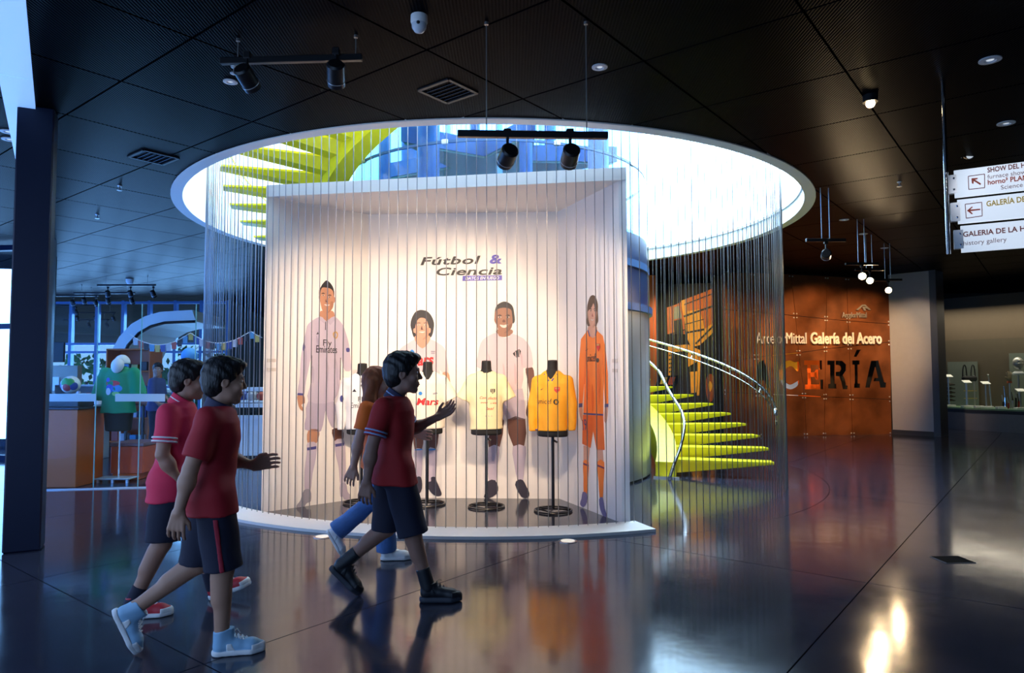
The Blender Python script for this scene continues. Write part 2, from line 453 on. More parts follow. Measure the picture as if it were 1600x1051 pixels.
M_GLASS = glass_mat('clear_glass', (0.93, 0.97, 0.98), 0.12)
M_BLUEGLASS = glass_mat('blue_tinted_glass', (0.62, 0.82, 0.97))
M_GREENEDGE = glass_mat('glass_edge', (0.35, 0.7, 0.66), dens=0.6)
M_ALU = mat('aluminium', (0.55, 0.57, 0.6), 0.35, metal=0.7)
M_ORANGE = mat('orange_laminate', (0.62, 0.13, 0.02), 0.4, vary=0.05)

# ------------------------------------------------------------------ setting: floor
E1 = Vector((0.785, -0.62, 0)); E2 = Vector((0.62, 0.785, 0))      # building grid
fb = MB().box((-2, 20, -0.16), (84, 72, 0.2)).build('floor', M_DARK, kind='structure')
def cyl_cutter(r, z0, z1):
    return MB().lathe([(r, z0), (r, z1)], 128, (CX, CY, 0)).build('cutter', M_DARK)
cut = cyl_cutter(4.70, -1, 1)
FO = Vector((1.40, 3.56, 0)); SA, SB = 2.4, 3.6
_b0 = (Vector((1.11, 6.09, 0)) - FO).dot(E2)
def grid_rect(o, a0, a1, b0, b1): return [o + E1 * a + E2 * b for a, b in ((a0, b0), (a1, b0), (a1, b1), (a0, b1))]
far = MB()
for i in range(-14, 14):
    for j in range(-8, 14):
        g = 0.004
        q = grid_rect(FO, i * SA + g, (i + 1) * SA - g, _b0 + j * SB + g, _b0 + (j + 1) * SB - g)
        c = sum(q, Vector()) / 4
        if c.y < -4 or c.y > 44 or abs(c.x + 4) > 32 or c.x > 18: continue
        ang = abs(c.x) / max(c.y, .1)
        if c.y < -1 or c.y > 19 or (c.y > 4 and ang > 1.15) or c.x < -14:
            far.prism([p + Vector((0, 0, -0.06)) for p in q], (0, 0, 0.06)); continue
        d = [(p - Vector((CX, CY, 0))).length for p in q]
        if max(d) < 4.6: continue
        o = MB().prism([p + Vector((0, 0, -0.06)) for p in q], (0, 0, 0.06)).build('slab', M_FLOOR, fb)
        if min(d) < 8.2 and (c - Vector((CX, CY, 0))).length < 4.7 + 2.4:
            bpy.context.view_layer.update(); boolean(o, cut)
            if len(o.data.polygons) == 0: discard(o)
tag(far.build('slab', M_FLOOR, fb), kind='stuff')
discard(cut)
disc = MB().lathe([(0.0001, -0.06), (4.694, -0.06), (4.694, 0.0), (0.0001, 0.0)], 128, (CX, CY, 0)).build('slab', M_FLOOR, fb)
# floor hatch and two recessed floor lights
h = empty('floor_hatch', (3.50, 5.57, 0), 'small dark square metal hatch set in the polished floor at the right', 'hatch')
MB().box((3.50, 5.57, 0.002), (0.24, 0.20, 0.004), Matrix.Rotation(0.05, 3, 'Z')).build('frame', mat('hatch_frame', (.10, .10, .11), .5, spec=.2), h)
MB().box((3.50, 5.57, 0.004), (0.225, 0.185, 0.004), Matrix.Rotation(0.05, 3, 'Z')).build('cover', mat('hatch_cover', (.004, .004, .005), .8, spec=.03), h)
for (x, y), lab in (((-1.74, 6.40), 'round recessed floor light in front of the left half of the white booth'), ((0.49, 6.21), 'round recessed floor light in front of the right half of the white booth')):
    t = empty('floor_light', (x, y, 0), lab, 'floor light', 'recessed floor lights before the booth')
    MB().lathe([(0.085, 0), (0.085, 0.004), (0.065, 0.006), (0.065, 0)], 24, (x, y, 0)).build('ring', M_CHROME, t, 40)
    MB().lathe([(0.0001, 0.001), (0.064, 0.001), (0.064, 0.003), (0.0001, 0.004)], 20, (x, y, 0)).build('lens', mat('floor_lens', (0.8, 0.75, 0.65), 0.2, emit=(1, .85, .65), es=0.5), t)

# ------------------------------------------------------------------ setting: ceiling with round opening
cb = MB().box((-2, 20, ZC + 0.13), (84, 72, 0.1)).build('ceiling', M_DARK, kind='structure')
cut = cyl_cutter(4.60, 3, 5)
bpy.context.view_layer.update(); boolean(cb, cut)
CO = Vector((-4.0, 6.08, 0)); PA, PB = 1.14, 1.14
far = MB(); M_CEIL2 = mat('grey_green_ceiling_metal', (0.05, 0.062, 0.062), 0.4, vary=0.1)
def facade_side(p): return (p - FP).dot(FN)
for i in range(-34, 24):
    for j in range(-14, 40):
        g = 0.009
        q = grid_rect(CO, i * PA + g, (i + 1) * PA - g, j * PB + g, (j + 1) * PB - g)
        q = [p + Vector((0, 0, ZC)) for p in q]; c = sum(q, Vector()) / 4
        if c.y < -3 or c.y > 42 or abs(c.x) > 32 or c.x > 16 or facade_side(c) < -1: continue
        d = [(p - Vector((CX, CY, ZC))).length for p in q]
        if max(d) < 4.5: continue
        near = 3.6 < c.y < 11.5 and abs(c.x) / c.y < 0.84
        if not near and min(d) > 4.7: far.prism(q, (0, 0, 0.03)); continue
        o = MB().prism(q, (0, 0, 0.03)).build('panel', M_CEIL, cb)
        if min(d) < 4.7:
            bpy.context.view_layer.update(); boolean(o, cut)
            if len(o.data.polygons) == 0: discard(o)
tag(far.build('panel', M_CEIL, cb), kind='stuff')
discard(cut)
MB().arc(4.485, 4.625, ZC - 0.012, ZC + 0.2, 0, 2 * PI, 128).build('trim_1', M_WHITE, smooth=30, kind='structure')
MB().arc(4.49, 4.62, ZC + 0.18, 9.0, 0, 2 * PI, 128).build('wall_well', M_DRUM, smooth=30, kind='structure')
wg = MB().arc(4.46, 4.495, 4.02, 4.06, math.radians(-38), math.radians(112), 60).build('window_22', M_ALU, kind='structure')
M_WELLGLOW = mat('added_well_glow', (.7, .8, .9), .3, vary=.02, emit=(.50, .78, 1.0), es=7.0)  # glowing band added to brighten the well wall and the floor reflection
for k in range(10):
    MB().arc(4.465, 4.485, 4.06, 8.8, math.radians(-38 + 15 * k + .06), math.radians(-23 + 15 * k - .06), 8).build('glow_panel', M_WELLGLOW, wg, 30)
MB().lathe([(0.0001, 8.9), (4.6, 8.9), (4.6, 9.05), (0.0001, 9.05)], 64, (CX, CY, 0)).build('ceiling_well', M_DRUM, kind='structure')

# pale bulkhead strip along the left ceiling, its daylight glow put in as emission
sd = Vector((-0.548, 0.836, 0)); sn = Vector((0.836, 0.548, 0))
bk = mat('glowing_bulkhead', (0.55, 0.62, 0.72), 0.45, vary=0.04, emit=(.20, .46, 1.0), es=0.75)
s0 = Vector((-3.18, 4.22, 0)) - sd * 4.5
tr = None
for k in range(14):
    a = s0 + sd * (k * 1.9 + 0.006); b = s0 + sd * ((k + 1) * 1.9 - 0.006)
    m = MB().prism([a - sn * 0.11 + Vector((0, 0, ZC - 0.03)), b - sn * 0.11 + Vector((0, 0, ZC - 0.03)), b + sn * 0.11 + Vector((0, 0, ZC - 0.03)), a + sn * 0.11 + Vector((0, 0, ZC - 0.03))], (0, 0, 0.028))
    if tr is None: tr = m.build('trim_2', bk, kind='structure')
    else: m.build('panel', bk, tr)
bpy.context.view_layer.update()

# ------------------------------------------------------------------ setting: walls
def wall(name, a, b, z0, z1, th, m, n=None):
    p = Plane(a, b); q = [p.pt(0, z0), p.pt(p.len, z0), p.pt(p.len, z1), p.pt(0, z1)]
    return MB().prism(q, -p.n * th).build(name, m, kind='structure')
M_BLACKWALL = mat('black_wall', (0.008, 0.008, 0.010), 0.7, vary=0.2)
wall('wall_back', (-5.2, 18.3), (5.6, 18.3), 0, ZC + .1, 0.2, M_BLACKWALL)
wall('wall_right', (15.5, 18.8), (15.5, -4), 0, ZC + .1, 0.2, M_BLACKWALL)
wall('wall_rear', (16, -4), (1.2, -4), 0, ZC + .1, 0.2, mat('dark_grey_wall', (0.05, 0.05, 0.055), 0.7))
wall('wall_far', (5.5, 20.6), (16, 20.6), 0, ZC + .1, 0.2, M_BLACKWALL)
# second wall closing the hall on the right, behind the cables
wall('wall_hall_side', (-13, 40.2), (-9.3, 22.4), 0, ZC + .1, 0.2, M_BLACKWALL)

# glazed facade on the left: one window unit per bay, bright sky outside
p0 = FP - FDIR * 15.2
for k in range(17):
    a = p0 + FDIR * (k * 2.4); b = a + FDIR * 2.4
    pl = Plane(b, a)
    if pl.n.dot(FN) < 0: pl = Plane(a, b)
    f = MB()
    f.prism([pl.pt(0, 0), pl.pt(0.06, 0), pl.pt(0.06, 3.75), pl.pt(0, 3.75)], -pl.n * 0.14)
    for z in (0.0, 2.15, 3.66):
        f.prism([pl.pt(0.06, z), pl.pt(2.4, z), pl.pt(2.4, z + 0.09), pl.pt(0.06, z + 0.09)], -pl.n * 0.12)
    fr = f.build('window_1' if k == 0 else 'window_%d' % (k + 1), M_NAVY, kind='structure')
    for z0, z1 in ((0.09, 2.15), (2.24, 3.66)):
        MB().prism([pl.pt(0.06, z0, -0.05), pl.pt(2.4, z0, -0.05), pl.pt(2.4, z1, -0.05), pl.pt(0.06, z1, -0.05)], -pl.n * 0.012).build('pane', M_GLASS, fr)
# window wall returning across the end of the narrow gallery
ws = Plane((-14.2, 12.9), (-8.58, 11.95)); f = MB()
for k in range(5): f.prism([ws.pt(k * 1.4, 0), ws.pt(k * 1.4 + .07, 0), ws.pt(k * 1.4 + .07, 3.75), ws.pt(k * 1.4, 3.75)], -ws.n * 0.15)
for z in (0.0, 2.28, 3.66): f.prism([ws.pt(0, z, .01), ws.pt(5.67, z, .01), ws.pt(5.67, z + 0.09, .01), ws.pt(0, z + 0.09, .01)], -ws.n * 0.12)
fr = f.build('window_21', M_NAVY, kind='structure')
for k in range(4):
    for z0, z1 in ((0.09, 2.28), (2.37, 3.66)):
        MB().prism([ws.pt(k * 1.4 + .07, z0, -.05), ws.pt((k + 1) * 1.4, z0, -.05), ws.pt((k + 1) * 1.4, z1, -.05), ws.pt(k * 1.4 + .07, z1, -.05)], -ws.n * 0.012).build('pane', M_GLASS, fr)
# rear window wall beyond the shop
wr = Plane((-14.2, 20.8), (-8.6, 20.8))
f = MB()
for k in range(8): f.prism([wr.pt(k * .79, 0), wr.pt(k * .79 + 0.09, 0), wr.pt(k * .79 + 0.09, 3.7), wr.pt(k * .79, 3.7)], -wr.n * 0.15)
for z in (0.0, 1.05, 2.1, 2.35, 3.6): f.prism([wr.pt(0, z, .01), wr.pt(5.6, z, .01), wr.pt(5.6, z + 0.07, .01), wr.pt(0, z + 0.07, .01)], -wr.n * 0.12)
fr = f.build('window_20', M_BLUESTEEL, kind='structure')
for k in range(7):
    MB().prism([wr.pt(k * .79 + .09, 0.07, -.05), wr.pt((k + 1) * .79, 0.07, -.05), wr.pt((k + 1) * .79, 3.6, -.05), wr.pt(k * .79 + .09, 3.6, -.05)], -wr.n * 0.012).build('pane', M_GLASS, fr)
# ground and shrubs outside that window
MB().box((-60, 30, -0.35), (80, 90, 0.1)).build('ground_outside', mat('pale_paving', (0.4, 0.42, 0.4), 0.8), kind='structure')

for k, (x, y, r) in enumerate(((-15.6, 25.3, 1.2), (-12.9, 28.4, 1.5), (-11.9, 24.4, 0.9))):
    t = empty('leafy_shrub', (x, y, -.3), ['leafy green shrub outside the rear window, first from the left', 'largest leafy green shrub outside the rear window', 'small leafy green shrub outside the rear window'][k], 'shrub', 'shrubs outside the rear window')
    g = MB()
    for q in range(220):
        a = random.random() * 2 * PI; b = random.uniform(-.8, 1.2); rr = r * random.uniform(.55, 1); c = Vector((x + rr * math.cos(a) * math.cos(b), y + rr * math.sin(a) * math.cos(b), r * .9 + rr * math.sin(b)))
        d = Vector((random.uniform(-1, 1), random.uniform(-1, 1), random.uniform(-1, 1))).normalized(); e = d.orthogonal().normalized(); sz = .16
        g.add([c - d * sz, c + e * sz * .5, c + d * sz, c - e * sz * .5], [(0, 1, 2, 3)])
    tag(g.build('foliage', mat('leaf_green', (.10, .30, .06), .6, vary=.4), t), kind='stuff')
    MB().tube([(x, y, -.3), (x, y, r)], .06, 6).build('stem', mat('bark', (.08, .05, .03), .8), t)
# columns
def column(name, cx, cy, wx, wy, rot, lab):
    m = MB(); R = Matrix.Rotation(rot, 3, 'Z'); m.box((cx, cy, ZC / 2), (wx, wy, ZC), R, ch=0.012)
    o = m.build(name, M_NAVY); tag(o, lab, 'column'); return o
column('square_column', -4.18, 5.98, 0.27, 0.24, 0.46, 'thick navy blue square column standing at the left edge')
column('square_column', -8.05, 11.75, 0.34, 0.4, 0.46, 'second dark navy column standing behind the thick one at the left')

# ------------------------------------------------------------------ weathering-steel wall
RW = Plane((4.9, 15.915), (9.06, 16.54))
def rust_mat():
    m = mat('weathering_steel', (0.17, 0.055, 0.018), 0.5, vary=0.42, scale=1.5, bump=0.12, bscale=18, metal=0.25, rvary=0.1)
    nt = m.node_tree
    for n in nt.nodes:
        if n.type == 'MIX':
            src = n.inputs['Factor'].links[0].from_socket; mr = nt.nodes.new('ShaderNodeMapRange'); mr.inputs[1].default_value = .36; mr.inputs[2].default_value = .66
            nt.links.new(src, mr.inputs[0]); nt.links.new(mr.outputs[0], n.inputs['Factor'])
    return m
M_RUST = rust_mat()
GX = [[1129, 1130, 1131, 1131, 1132], [1176, 1178, 1181, 1184, 1187], [1236, 1243, 1248, 1257, 1260], [1292, 1291, 1290, 1289, 1288], [1323, 1325, 1327, 1330, 1332], [1389.5, 1391, 1391.5, 1392.5, 1393.5]]
GY = [[425, 426, 428, 431, 433, 436], [483, 487, 493, 498, 501, 506], [566, 558, 551, 545, 541, 534], [612, 615, 618, 620, 621, 624], [683, 682, 681, 680, 679.5, 679]]
def gpt(i, j): return RW.uz(GX[i][j], GY[j][i])
rw = None
back = MB().prism([RW.pt(0, 0, -0.5), RW.pt(RW.len, 0, -0.5), RW.pt(RW.len, ZC, -0.5), RW.pt(0, ZC, -0.5)], -RW.n * 0.05).build('wall_steel', M_BLACKWALL, kind='structure')
# stencil letters, outlines in wall coordinates
def L8(pts, ox=1170, oy=460, s=6.57): return [RW.uz(ox + x / s, oy + y / s) for x, y in pts]
LET = [
 L8([(60, 960), (95, 700), (150, 672), (190, 760), (215, 960), (180, 960), (165, 880), (118, 880), (105, 960)]),
 L8(smooth_loop([(520, 690), (515, 780), (490, 782), (440, 735), (385, 760), (362, 825), (375, 890), (425, 925), (480, 900), (520, 880), (500, 940), (430, 972), (355, 940), (315, 870), (310, 790), (345, 705), (420, 676), (475, 695)], 3)),
 L8([(568, 676), (752, 676), (754, 770), (720, 770), (712, 722), (640, 722), (642, 798), (672, 798), (690, 770), (716, 770), (716, 872), (690, 872), (676, 845), (642, 845), (644, 922), (722, 922), (735, 872), (768, 872), (766, 972), (578, 972), (578, 925), (604, 922), (600, 722), (568, 722)]),
 L8([(806, 678), (884, 678), (884, 915), (900, 918), (900, 964), (816, 964), (816, 918), (838, 915), (834, 722), (806, 722)]),
 L8([(892, 678), (960, 680), (1000, 720), (1000, 780), (968, 830), (990, 880), (1000, 930), (1018, 935), (1015, 972), (965, 972), (950, 900), (930, 840), (892, 836), (892, 794), (935, 790), (948, 765), (940, 735), (920, 722), (892, 722)]),
 L8([(1062, 676), (1140, 676), (1140, 718), (1120, 720), (1122, 912), (1144, 916), (1144, 958), (1082, 958), (1082, 916), (1090, 912), (1086, 720), (1062, 718)]),
 L8([(1078, 638), (1108, 566), (1152, 566), (1112, 638)]),
 L8([(1196, 955), (1205, 905), (1255, 680), (1330, 676), (1392, 900), (1412, 905), (1410, 955), (1350, 955), (1340, 890), (1280, 890), (1290, 855), (1328, 855), (1300, 745), (1245, 955)]),
]
lm = MB()
for L_ in LET: lm.prism([RW.pt(u, z, 0.1) for u, z in L_], -RW.n * 0.2)
cutL = lm.build('cutter', M_DARK); bpy.context.view_layer.update()
bolt_me = None
for i in range(5):
    for j in range(4):
        q = [gpt(i, j), gpt(i + 1, j), gpt(i + 1, j + 1), gpt(i, j + 1)]
        cu = sum(p[0] for p in q) / 4; cz = sum(p[1] for p in q) / 4
        sh = [(u + (cu - u) / abs(cu - u) * 0.006, z + (cz - z) / abs(cz - z) * 0.006) for u, z in q]
        pn = MB().prism([RW.pt(u, z, 0.0) for u, z in sh], -RW.n * 0.02).build('panel', M_RUST, back)
        if j in (2, 1, 3):
            bpy.context.view_layer.update(); boolean(pn, cutL)
        for (u, z) in sh:
            p = RW.pt(u + (cu - u) * 0.07, z + (cz - z) * 0.09, 0.0)
            if bolt_me is None:
                o = MB().lathe([(0.018, 0), (0.017, 0.008), (0.009, 0.013), (0.0001, 0.014)], 10, rot=Vector((0, 0, 1)).rotation_difference(RW.n).to_matrix()).build('bolt', M_ALU, pn, local=True); bolt_me = o.data
            else:
                o = bpy.data.objects.new('bolt', bolt_me); COL.objects.link(o); o.parent = pn
            o.location = p - wloc(pn)
discard(cutL)
# what shows through the cut letters; boards glow by emission to look lit
lb = empty('letter_backdrop', RW.pt(1.3, 0.85, -.25), 'amber, pale and red panel seen through the cut out letters C and E', 'panel')
def behind(u0, u1, z0, z1, m, off, name, lab, cat):
    o = MB().prism([RW.pt(u0, z0, off), RW.pt(u1, z0, off), RW.pt(u1, z1, off), RW.pt(u0, z1, off)], -RW.n * 0.04).build('board', m, lb)
uC = RW.uz(1217, 580)[0]; uC2 = RW.uz(1255.5, 580)[0]; uE2 = RW.uz(1291, 580)[0]
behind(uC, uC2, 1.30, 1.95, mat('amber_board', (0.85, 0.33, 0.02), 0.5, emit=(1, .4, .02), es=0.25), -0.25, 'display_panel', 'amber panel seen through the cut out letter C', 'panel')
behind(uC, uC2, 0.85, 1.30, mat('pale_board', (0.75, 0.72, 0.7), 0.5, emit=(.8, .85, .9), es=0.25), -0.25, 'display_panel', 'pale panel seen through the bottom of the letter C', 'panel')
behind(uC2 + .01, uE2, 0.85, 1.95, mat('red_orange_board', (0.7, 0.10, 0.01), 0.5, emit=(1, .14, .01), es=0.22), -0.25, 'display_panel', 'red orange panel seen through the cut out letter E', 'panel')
# raised lettering
t = MB(); a = RW.hit(1181, 536.5, 0.03); b = RW.hit(1259.5, 536.5, 0.03); put_text(t, 'ArcelorMittal', a, b, RW.n, 0.26, 0.03)
tag(t.build('wall_lettering', M_WHITE), 'thin raised white letters reading ArcelorMittal in the large line on the rusted steel wall', 'lettering')
t = MB(); a = RW.hit(1266, 536.5, 0.03); b = RW.hit(1377, 536.5, 0.03); put_text(t, 'Galería del Acero', a, b, RW.n, 0.26, 0.03, bold=0.025)
tag(t.build('wall_lettering', M_WHITE), 'bold raised white letters reading Galería del Acero on the rusted steel wall', 'lettering')
lg = empty('wall_logo', RW.hit(1335, 497, 0), 'small raised grey emblem with name at the upper right of the rusted steel wall', 'logo')
t = MB(); put_text(t, 'ArcelorMittal', RW.hit(1315.5, 496, 0.03), RW.hit(1353.5, 496, 0.03), RW.n, 0.13, 0.025); t.build('name', M_ALU, lg)
t = MB()
for pts in ([(1088, 160), (1150, 106), (1180, 104), (1240, 160), (1215, 158), (1172, 118), (1150, 122), (1112, 162)], [(1150, 130), (1170, 128), (1190, 165), (1172, 168)], [(1170, 128), (1230, 150), (1238, 160), (1175, 140)]):
    t.prism([RW.pt(u, z, 0.03) for u, z in L8(pts)], RW.n * 0.025)
t.build('emblem', M_ALU, lg)

# ------------------------------------------------------------------ grey pier right of the steel wall
PR = Plane((9.08, 16.54), (9.66, 15.87))
pier = MB().prism([PR.pt(0, 0), PR.pt(PR.len, 0), PR.pt(PR.len, ZC), PR.pt(0, ZC)], -PR.n * 0.5).build('wall_pier', M_GREYWALL, kind='structure')
MB().prism([PR.pt(-.02, 0, .015), PR.pt(PR.len + .0, 0, .015), PR.pt(PR.len + .0, 0.11, .015), PR.pt(-.02, 0.11, .015)], -PR.n * 0.05).build('baseboard_pier', M_DARK, kind='structure')
MB().prism([PR.pt(PR.len, 0, .02), PR.pt(PR.len + .14, 0, .02), PR.pt(PR.len + .14, ZC, .02), PR.pt(PR.len, ZC, .02)], -PR.n * 0.5).build('trim_3', mat('dark_blue_grey', (0.025, 0.03, 0.05), 0.5), kind='structure')
# orange wall edge and black return behind the stair
MB().box((3.33, 16.6, ZC / 2), (0.26, 0.2, ZC)).build('wall_orange', M_ORANGE, kind='structure')
wall('wall_return', (5.5, 18.2), (4.92, 15.95), 0, ZC, 0.1, mat('dark_slate_wall', (0.03, 0.03, 0.04), 0.6))
bpy.context.view_layer.update()
# ------------------------------------------------------------------ white exhibition booth
BL, BR, BKL, BKR = (-2.71, 7.52), (1.16, 6.88), (-1.76, 8.38), (0.56, 8.26)
PL = Plane((-2.64, 7.56), BKL); PB = Plane(BKL, BKR); PRT = Plane(BKR, (1.09, 6.93))
booth = empty('exhibition_booth', (-0.7, 7.7, 0), 'large white box shaped exhibition booth open to the front, under the round ceiling opening', 'booth')
ZI, ZO = 3.44, 3.57
MB().prism([(*BL, 0.0), (-2.64, 7.56, 0.0), (*BKL, 0.0), (-1.83, 8.46, 0.0)], (0, 0, ZI)).build('side_wall', M_BOARD, booth)
MB().prism([(*BR, 0.0), (1.09, 6.93, 0.0), (*BKR, 0.0), (0.62, 8.34, 0.0)], (0, 0, ZI)).build('side_wall', M_BOARD, booth)
MB().prism([(*BKL, 0.0), (*BKR, 0.0), (0.62, 8.34, 0.0), (-1.83, 8.46, 0.0)], (0, 0, ZI)).build('back_wall', M_BOARD, booth)
MB().prism([(*BL, ZI), (*BR, ZI), (0.62, 8.34, ZI), (-1.83, 8.46, ZI)], (0, 0, ZO - ZI)).build('roof_panel', M_BOARD, booth)
kerb = MB().arc(4.15, 4.53, 0.0, 0.028, math.radians(-193), math.radians(-69.5), 96).build('trim_4', M_WHITE, smooth=30, kind='structure')
for (px, py) in ((424, 570), (961, 571)):
    pl = PL if px < 600 else PRT
    p = pl.hit(px, py, 0.0)
    for dz in (0.05, -0.05):
        g = MB(); q = p + Vector((0, 0, dz)); g.prism([q - pl.u * .05 + Vector((0, 0, -.018)), q + pl.u * .05 + Vector((0, 0, -.018)), q + pl.u * .05 + Vector((0, 0, .018)), q - pl.u * .05 + Vector((0, 0, .018))], pl.n * 0.006)
        tag(g.build('wall_label', mat('label_plate', (0.62, 0.56, 0.50), 0.5)), '%s of two small pale caption plates on the %s wall of the booth' % ('upper' if dz > 0 else 'lower', 'left' if px < 600 else 'right'), 'label')

# title lettering
tl = empty('title_lettering', PB.hit(720, 440, 0), 'black and violet title lettering with small banner high on the booth back wall', 'lettering')
M_INK = mat('black_vinyl', (0.015, 0.013, 0.012), 0.5); M_VIOLET = mat('violet_vinyl', (0.10, 0.085, 0.45), 0.5)
def tx(s, x0, x1, y0, y1, h, m, name, **kw):
    t = MB(); put_text(t, s, PB.hit(x0, y0, 0.004), PB.hit(x1, y1, 0.004), PB.n, h, 0.006, **kw); t.build(name, m, tl)
tx('Fútbol', 657, 751, 414, 411.5, 0.095, M_INK, 'word', bold=0.018, shear=0.22, space=1.06)
tx('&', 765, 784, 411.5, 411, 0.105, M_VIOLET, 'ampersand', bold=0.03, shear=0.1)
tx('Ciencia', 682, 784.5, 430, 428.5, 0.092, M_INK, 'word', bold=0.018, shear=0.22, space=1.06)
g = MB(); g.prism([PB.hit(722.5, 438.7, 0.001), PB.hit(784.5, 437.6, 0.001), PB.hit(784.5, 430, 0.001), PB.hit(723, 430.8, 0.001)], PB.n * 0.004); g.build('banner', M_VIOLET, tl)
tx('DATOS EN JUEGO', 727, 780, 437, 436.2, 0.036, M_WHITE, 'subtitle', bold=0.02, shear=0.2)

# ------------------------------------------------------------------ life-size printed footballers (flat vinyl on the booth walls)
def PM(name, col): return mat('print_' + name, col, 0.55, vary=0.05, scale=6)
SK1, SK2, SK3, SK4 = PM('tan_skin', (0.46, 0.22, 0.13)), PM('fair_skin', (0.58, 0.29, 0.19)), PM('brown_skin', (0.30, 0.14, 0.085)), PM('pale_skin', (0.60, 0.32, 0.22))
SKD = PM('dark_skin', (0.13, 0.05, 0.035)); INK = PM('ink', (0.02, 0.017, 0.02)); HAIRB = PM('brown_hair', (0.10, 0.055, 0.03)); TEETH = PM('teeth', (0.66, 0.58, 0.52)); LIP = PM('lips', (0.35, 0.10, 0.08))
LAV = PM('lavender_white', (0.50, 0.43, 0.52)); LAV2 = PM('lavender_shade', (0.43, 0.37, 0.47)); PINKW = PM('pinkish_white', (0.64, 0.49, 0.52)); ORG = PM('orange', (0.86, 0.20, 0.02)); ORG2 = PM('deep_orange', (0.75, 0.14, 0.015))
BLU = PM('dark_blue', (0.06, 0.06, 0.22)); RED = PM('red', (0.62, 0.02, 0.02)); GREY = PM('grey', (0.30, 0.28, 0.33)); BTB = PM('boot_violet', (0.17, 0.15, 0.30)); BTD = PM('boot_black', (0.035, 0.03, 0.05)); GOLD = PM('gold', (0.55, 0.32, 0.08)); AZU = PM('azure', (0.03, 0.22, 0.60))
class Print:
    def __init__(s, pl, base, label):
        s.pl = pl; s.root = empty('wall_print', pl.hit(*base, 0), label, 'wall print', 'life size footballer prints on the booth walls'); s.root.location.z = 0
    def part(s, name, m, loops, org=(0, 0, 1), layer=0, smooth=3, parent=None):
        ox, oy, sc = org
        for lp in loops:
            if smooth: lp = smooth_loop(lp, smooth)
            g = MB(); g.prism([s.pl.hit(ox + x / sc, oy + y / sc, 0.002 + 0.0016 * layer) for x, y in lp], s.pl.n * 0.0015); g.build(name, m, parent or s.root)
    def text(s, t, x0, y0, x1, y1, m, h, layer=3, name='lettering', **kw):
        g = MB(); put_text(g, t, s.pl.hit(x0, y0, 0.002 + .0016 * layer), s.pl.hit(x1, y1, 0.002 + .0016 * layer), s.pl.n, h, 0.002, **kw); return g.build(name, m, s.root)
def eyes(P, org, pts, w, h, brow, m=INK):
    """pts: eye centres, brow height offset"""
    P.part('eye', TEETH, [[(x - w, y), (x, y - h), (x + w, y), (x, y + h)] for x, y in pts], org, 3)
    P.part('pupil', m, [[(x - h, y), (x, y - h), (x + h, y), (x, y + h)] for x, y in pts], org, 4)
    P.part('eyebrow', m, [[(x - w * 1.5, y - brow + h), (x, y - brow - h * .6), (x + w * 1.5, y - brow + h), (x, y - brow + h)] for x, y in pts], org, 3)
# 1: lavender white kit, long sleeves, on the left wall
P1 = Print(PL, (500, 790), 'tall print of a footballer in long sleeved white kit on the left booth wall')
A = (450, 420, 4.04); Bq = (455, 640, 6.18); Cq = (485, 430, 8.08)
P1.part('neck', SK1, [[(130, 450), (280, 450), (300, 540), (190, 590), (125, 530)]], Cq, 0)
P1.part('face', SK1, [[(108, 250), (118, 160), (200, 120), (290, 180), (300, 260), (285, 400), (240, 460), (195, 475), (150, 440), (128, 350)]], Cq, 1)
P1.part('ear', SK1, [[(292, 280), (310, 280), (308, 335), (288, 345)], [(106, 265), (118, 260), (122, 330), (112, 315)]], Cq, 0)
P1.part('hair', INK, [[(112, 255), (115, 190), (140, 130), (165, 95), (200, 64), (240, 85), (280, 140), (298, 200), (296, 265), (285, 200), (245, 165), (200, 155), (150, 155), (128, 200), (122, 260)]], Cq, 2)
eyes(P1, Cq, [(160, 252), (243, 275)], 16, 8, 28)
P1.part('nose', SKD, [[(196, 300), (205, 330), (222, 335), (200, 340), (190, 330)]], Cq, 3)
P1.part('mouth', TEETH, [[(175, 365), (210, 368), (245, 370), (220, 388), (190, 382)]], Cq, 3)
P1.part('shirt', LAV, [[(205, 300), (130, 345), (112, 400), (95, 480), (82, 560), (75, 680), (62, 782), (100, 795), (112, 715), (136, 600), (150, 545), (147, 700), (128, 834), (285, 834), (330, 700), (332, 560), (345, 600), (360, 640), (395, 640), (398, 600), (385, 480), (362, 395), (340, 345), (290, 300), (240, 330)]], A, 1)
P1.part('collar', LAV2, [[(205, 300), (238, 326), (232, 345), (196, 318)], [(290, 300), (242, 328), (268, 352), (300, 318)]], A, 2, 0)
P1.part('zip', INK, [[(235, 332), (239, 332), (238, 385), (234, 385)]], A, 2, 0)
P1.part('side_seam', INK, [[(148, 545), (152, 545), (149, 720), (146, 720)], [(330, 560), (334, 560), (332, 700), (328, 700)]], A, 2, 0)
P1.part('cuff', BLU, [[(62, 782), (102, 786), (100, 798), (58, 796)]], A, 2, 0)
P1.part('hand', SK1, [[(60, 798), (100, 798), (106, 845), (92, 850), (85, 862), (100, 885), (92, 896), (72, 878), (62, 840)]], A, 1)
P1.part('shorts', LAV2, [[(128, 834), (285, 834), (300, 900), (290, 1000), (268, 985), (250, 940), (236, 895), (226, 950), (208, 1022), (170, 1024), (106, 1012), (115, 930)]], A, 0, 2)
P1.part('leg', SK1, [[(165, 200), (270, 200), (240, 330), (160, 325)]], Bq, 0)
P1.part('leg', SKD, [[(395, 190), (495, 190), (497, 300), (425, 310)]], Bq, 0)
P1.part('sock', LAV, [[(157, 320), (245, 325), (235, 480), (205, 620), (185, 785), (135, 785), (130, 600), (150, 420)]], Bq, 1)
P1.part('sock', LAV, [[(422, 300), (505, 290), (525, 420), (522, 725), (475, 730), (460, 560), (432, 440)]], Bq, 1)
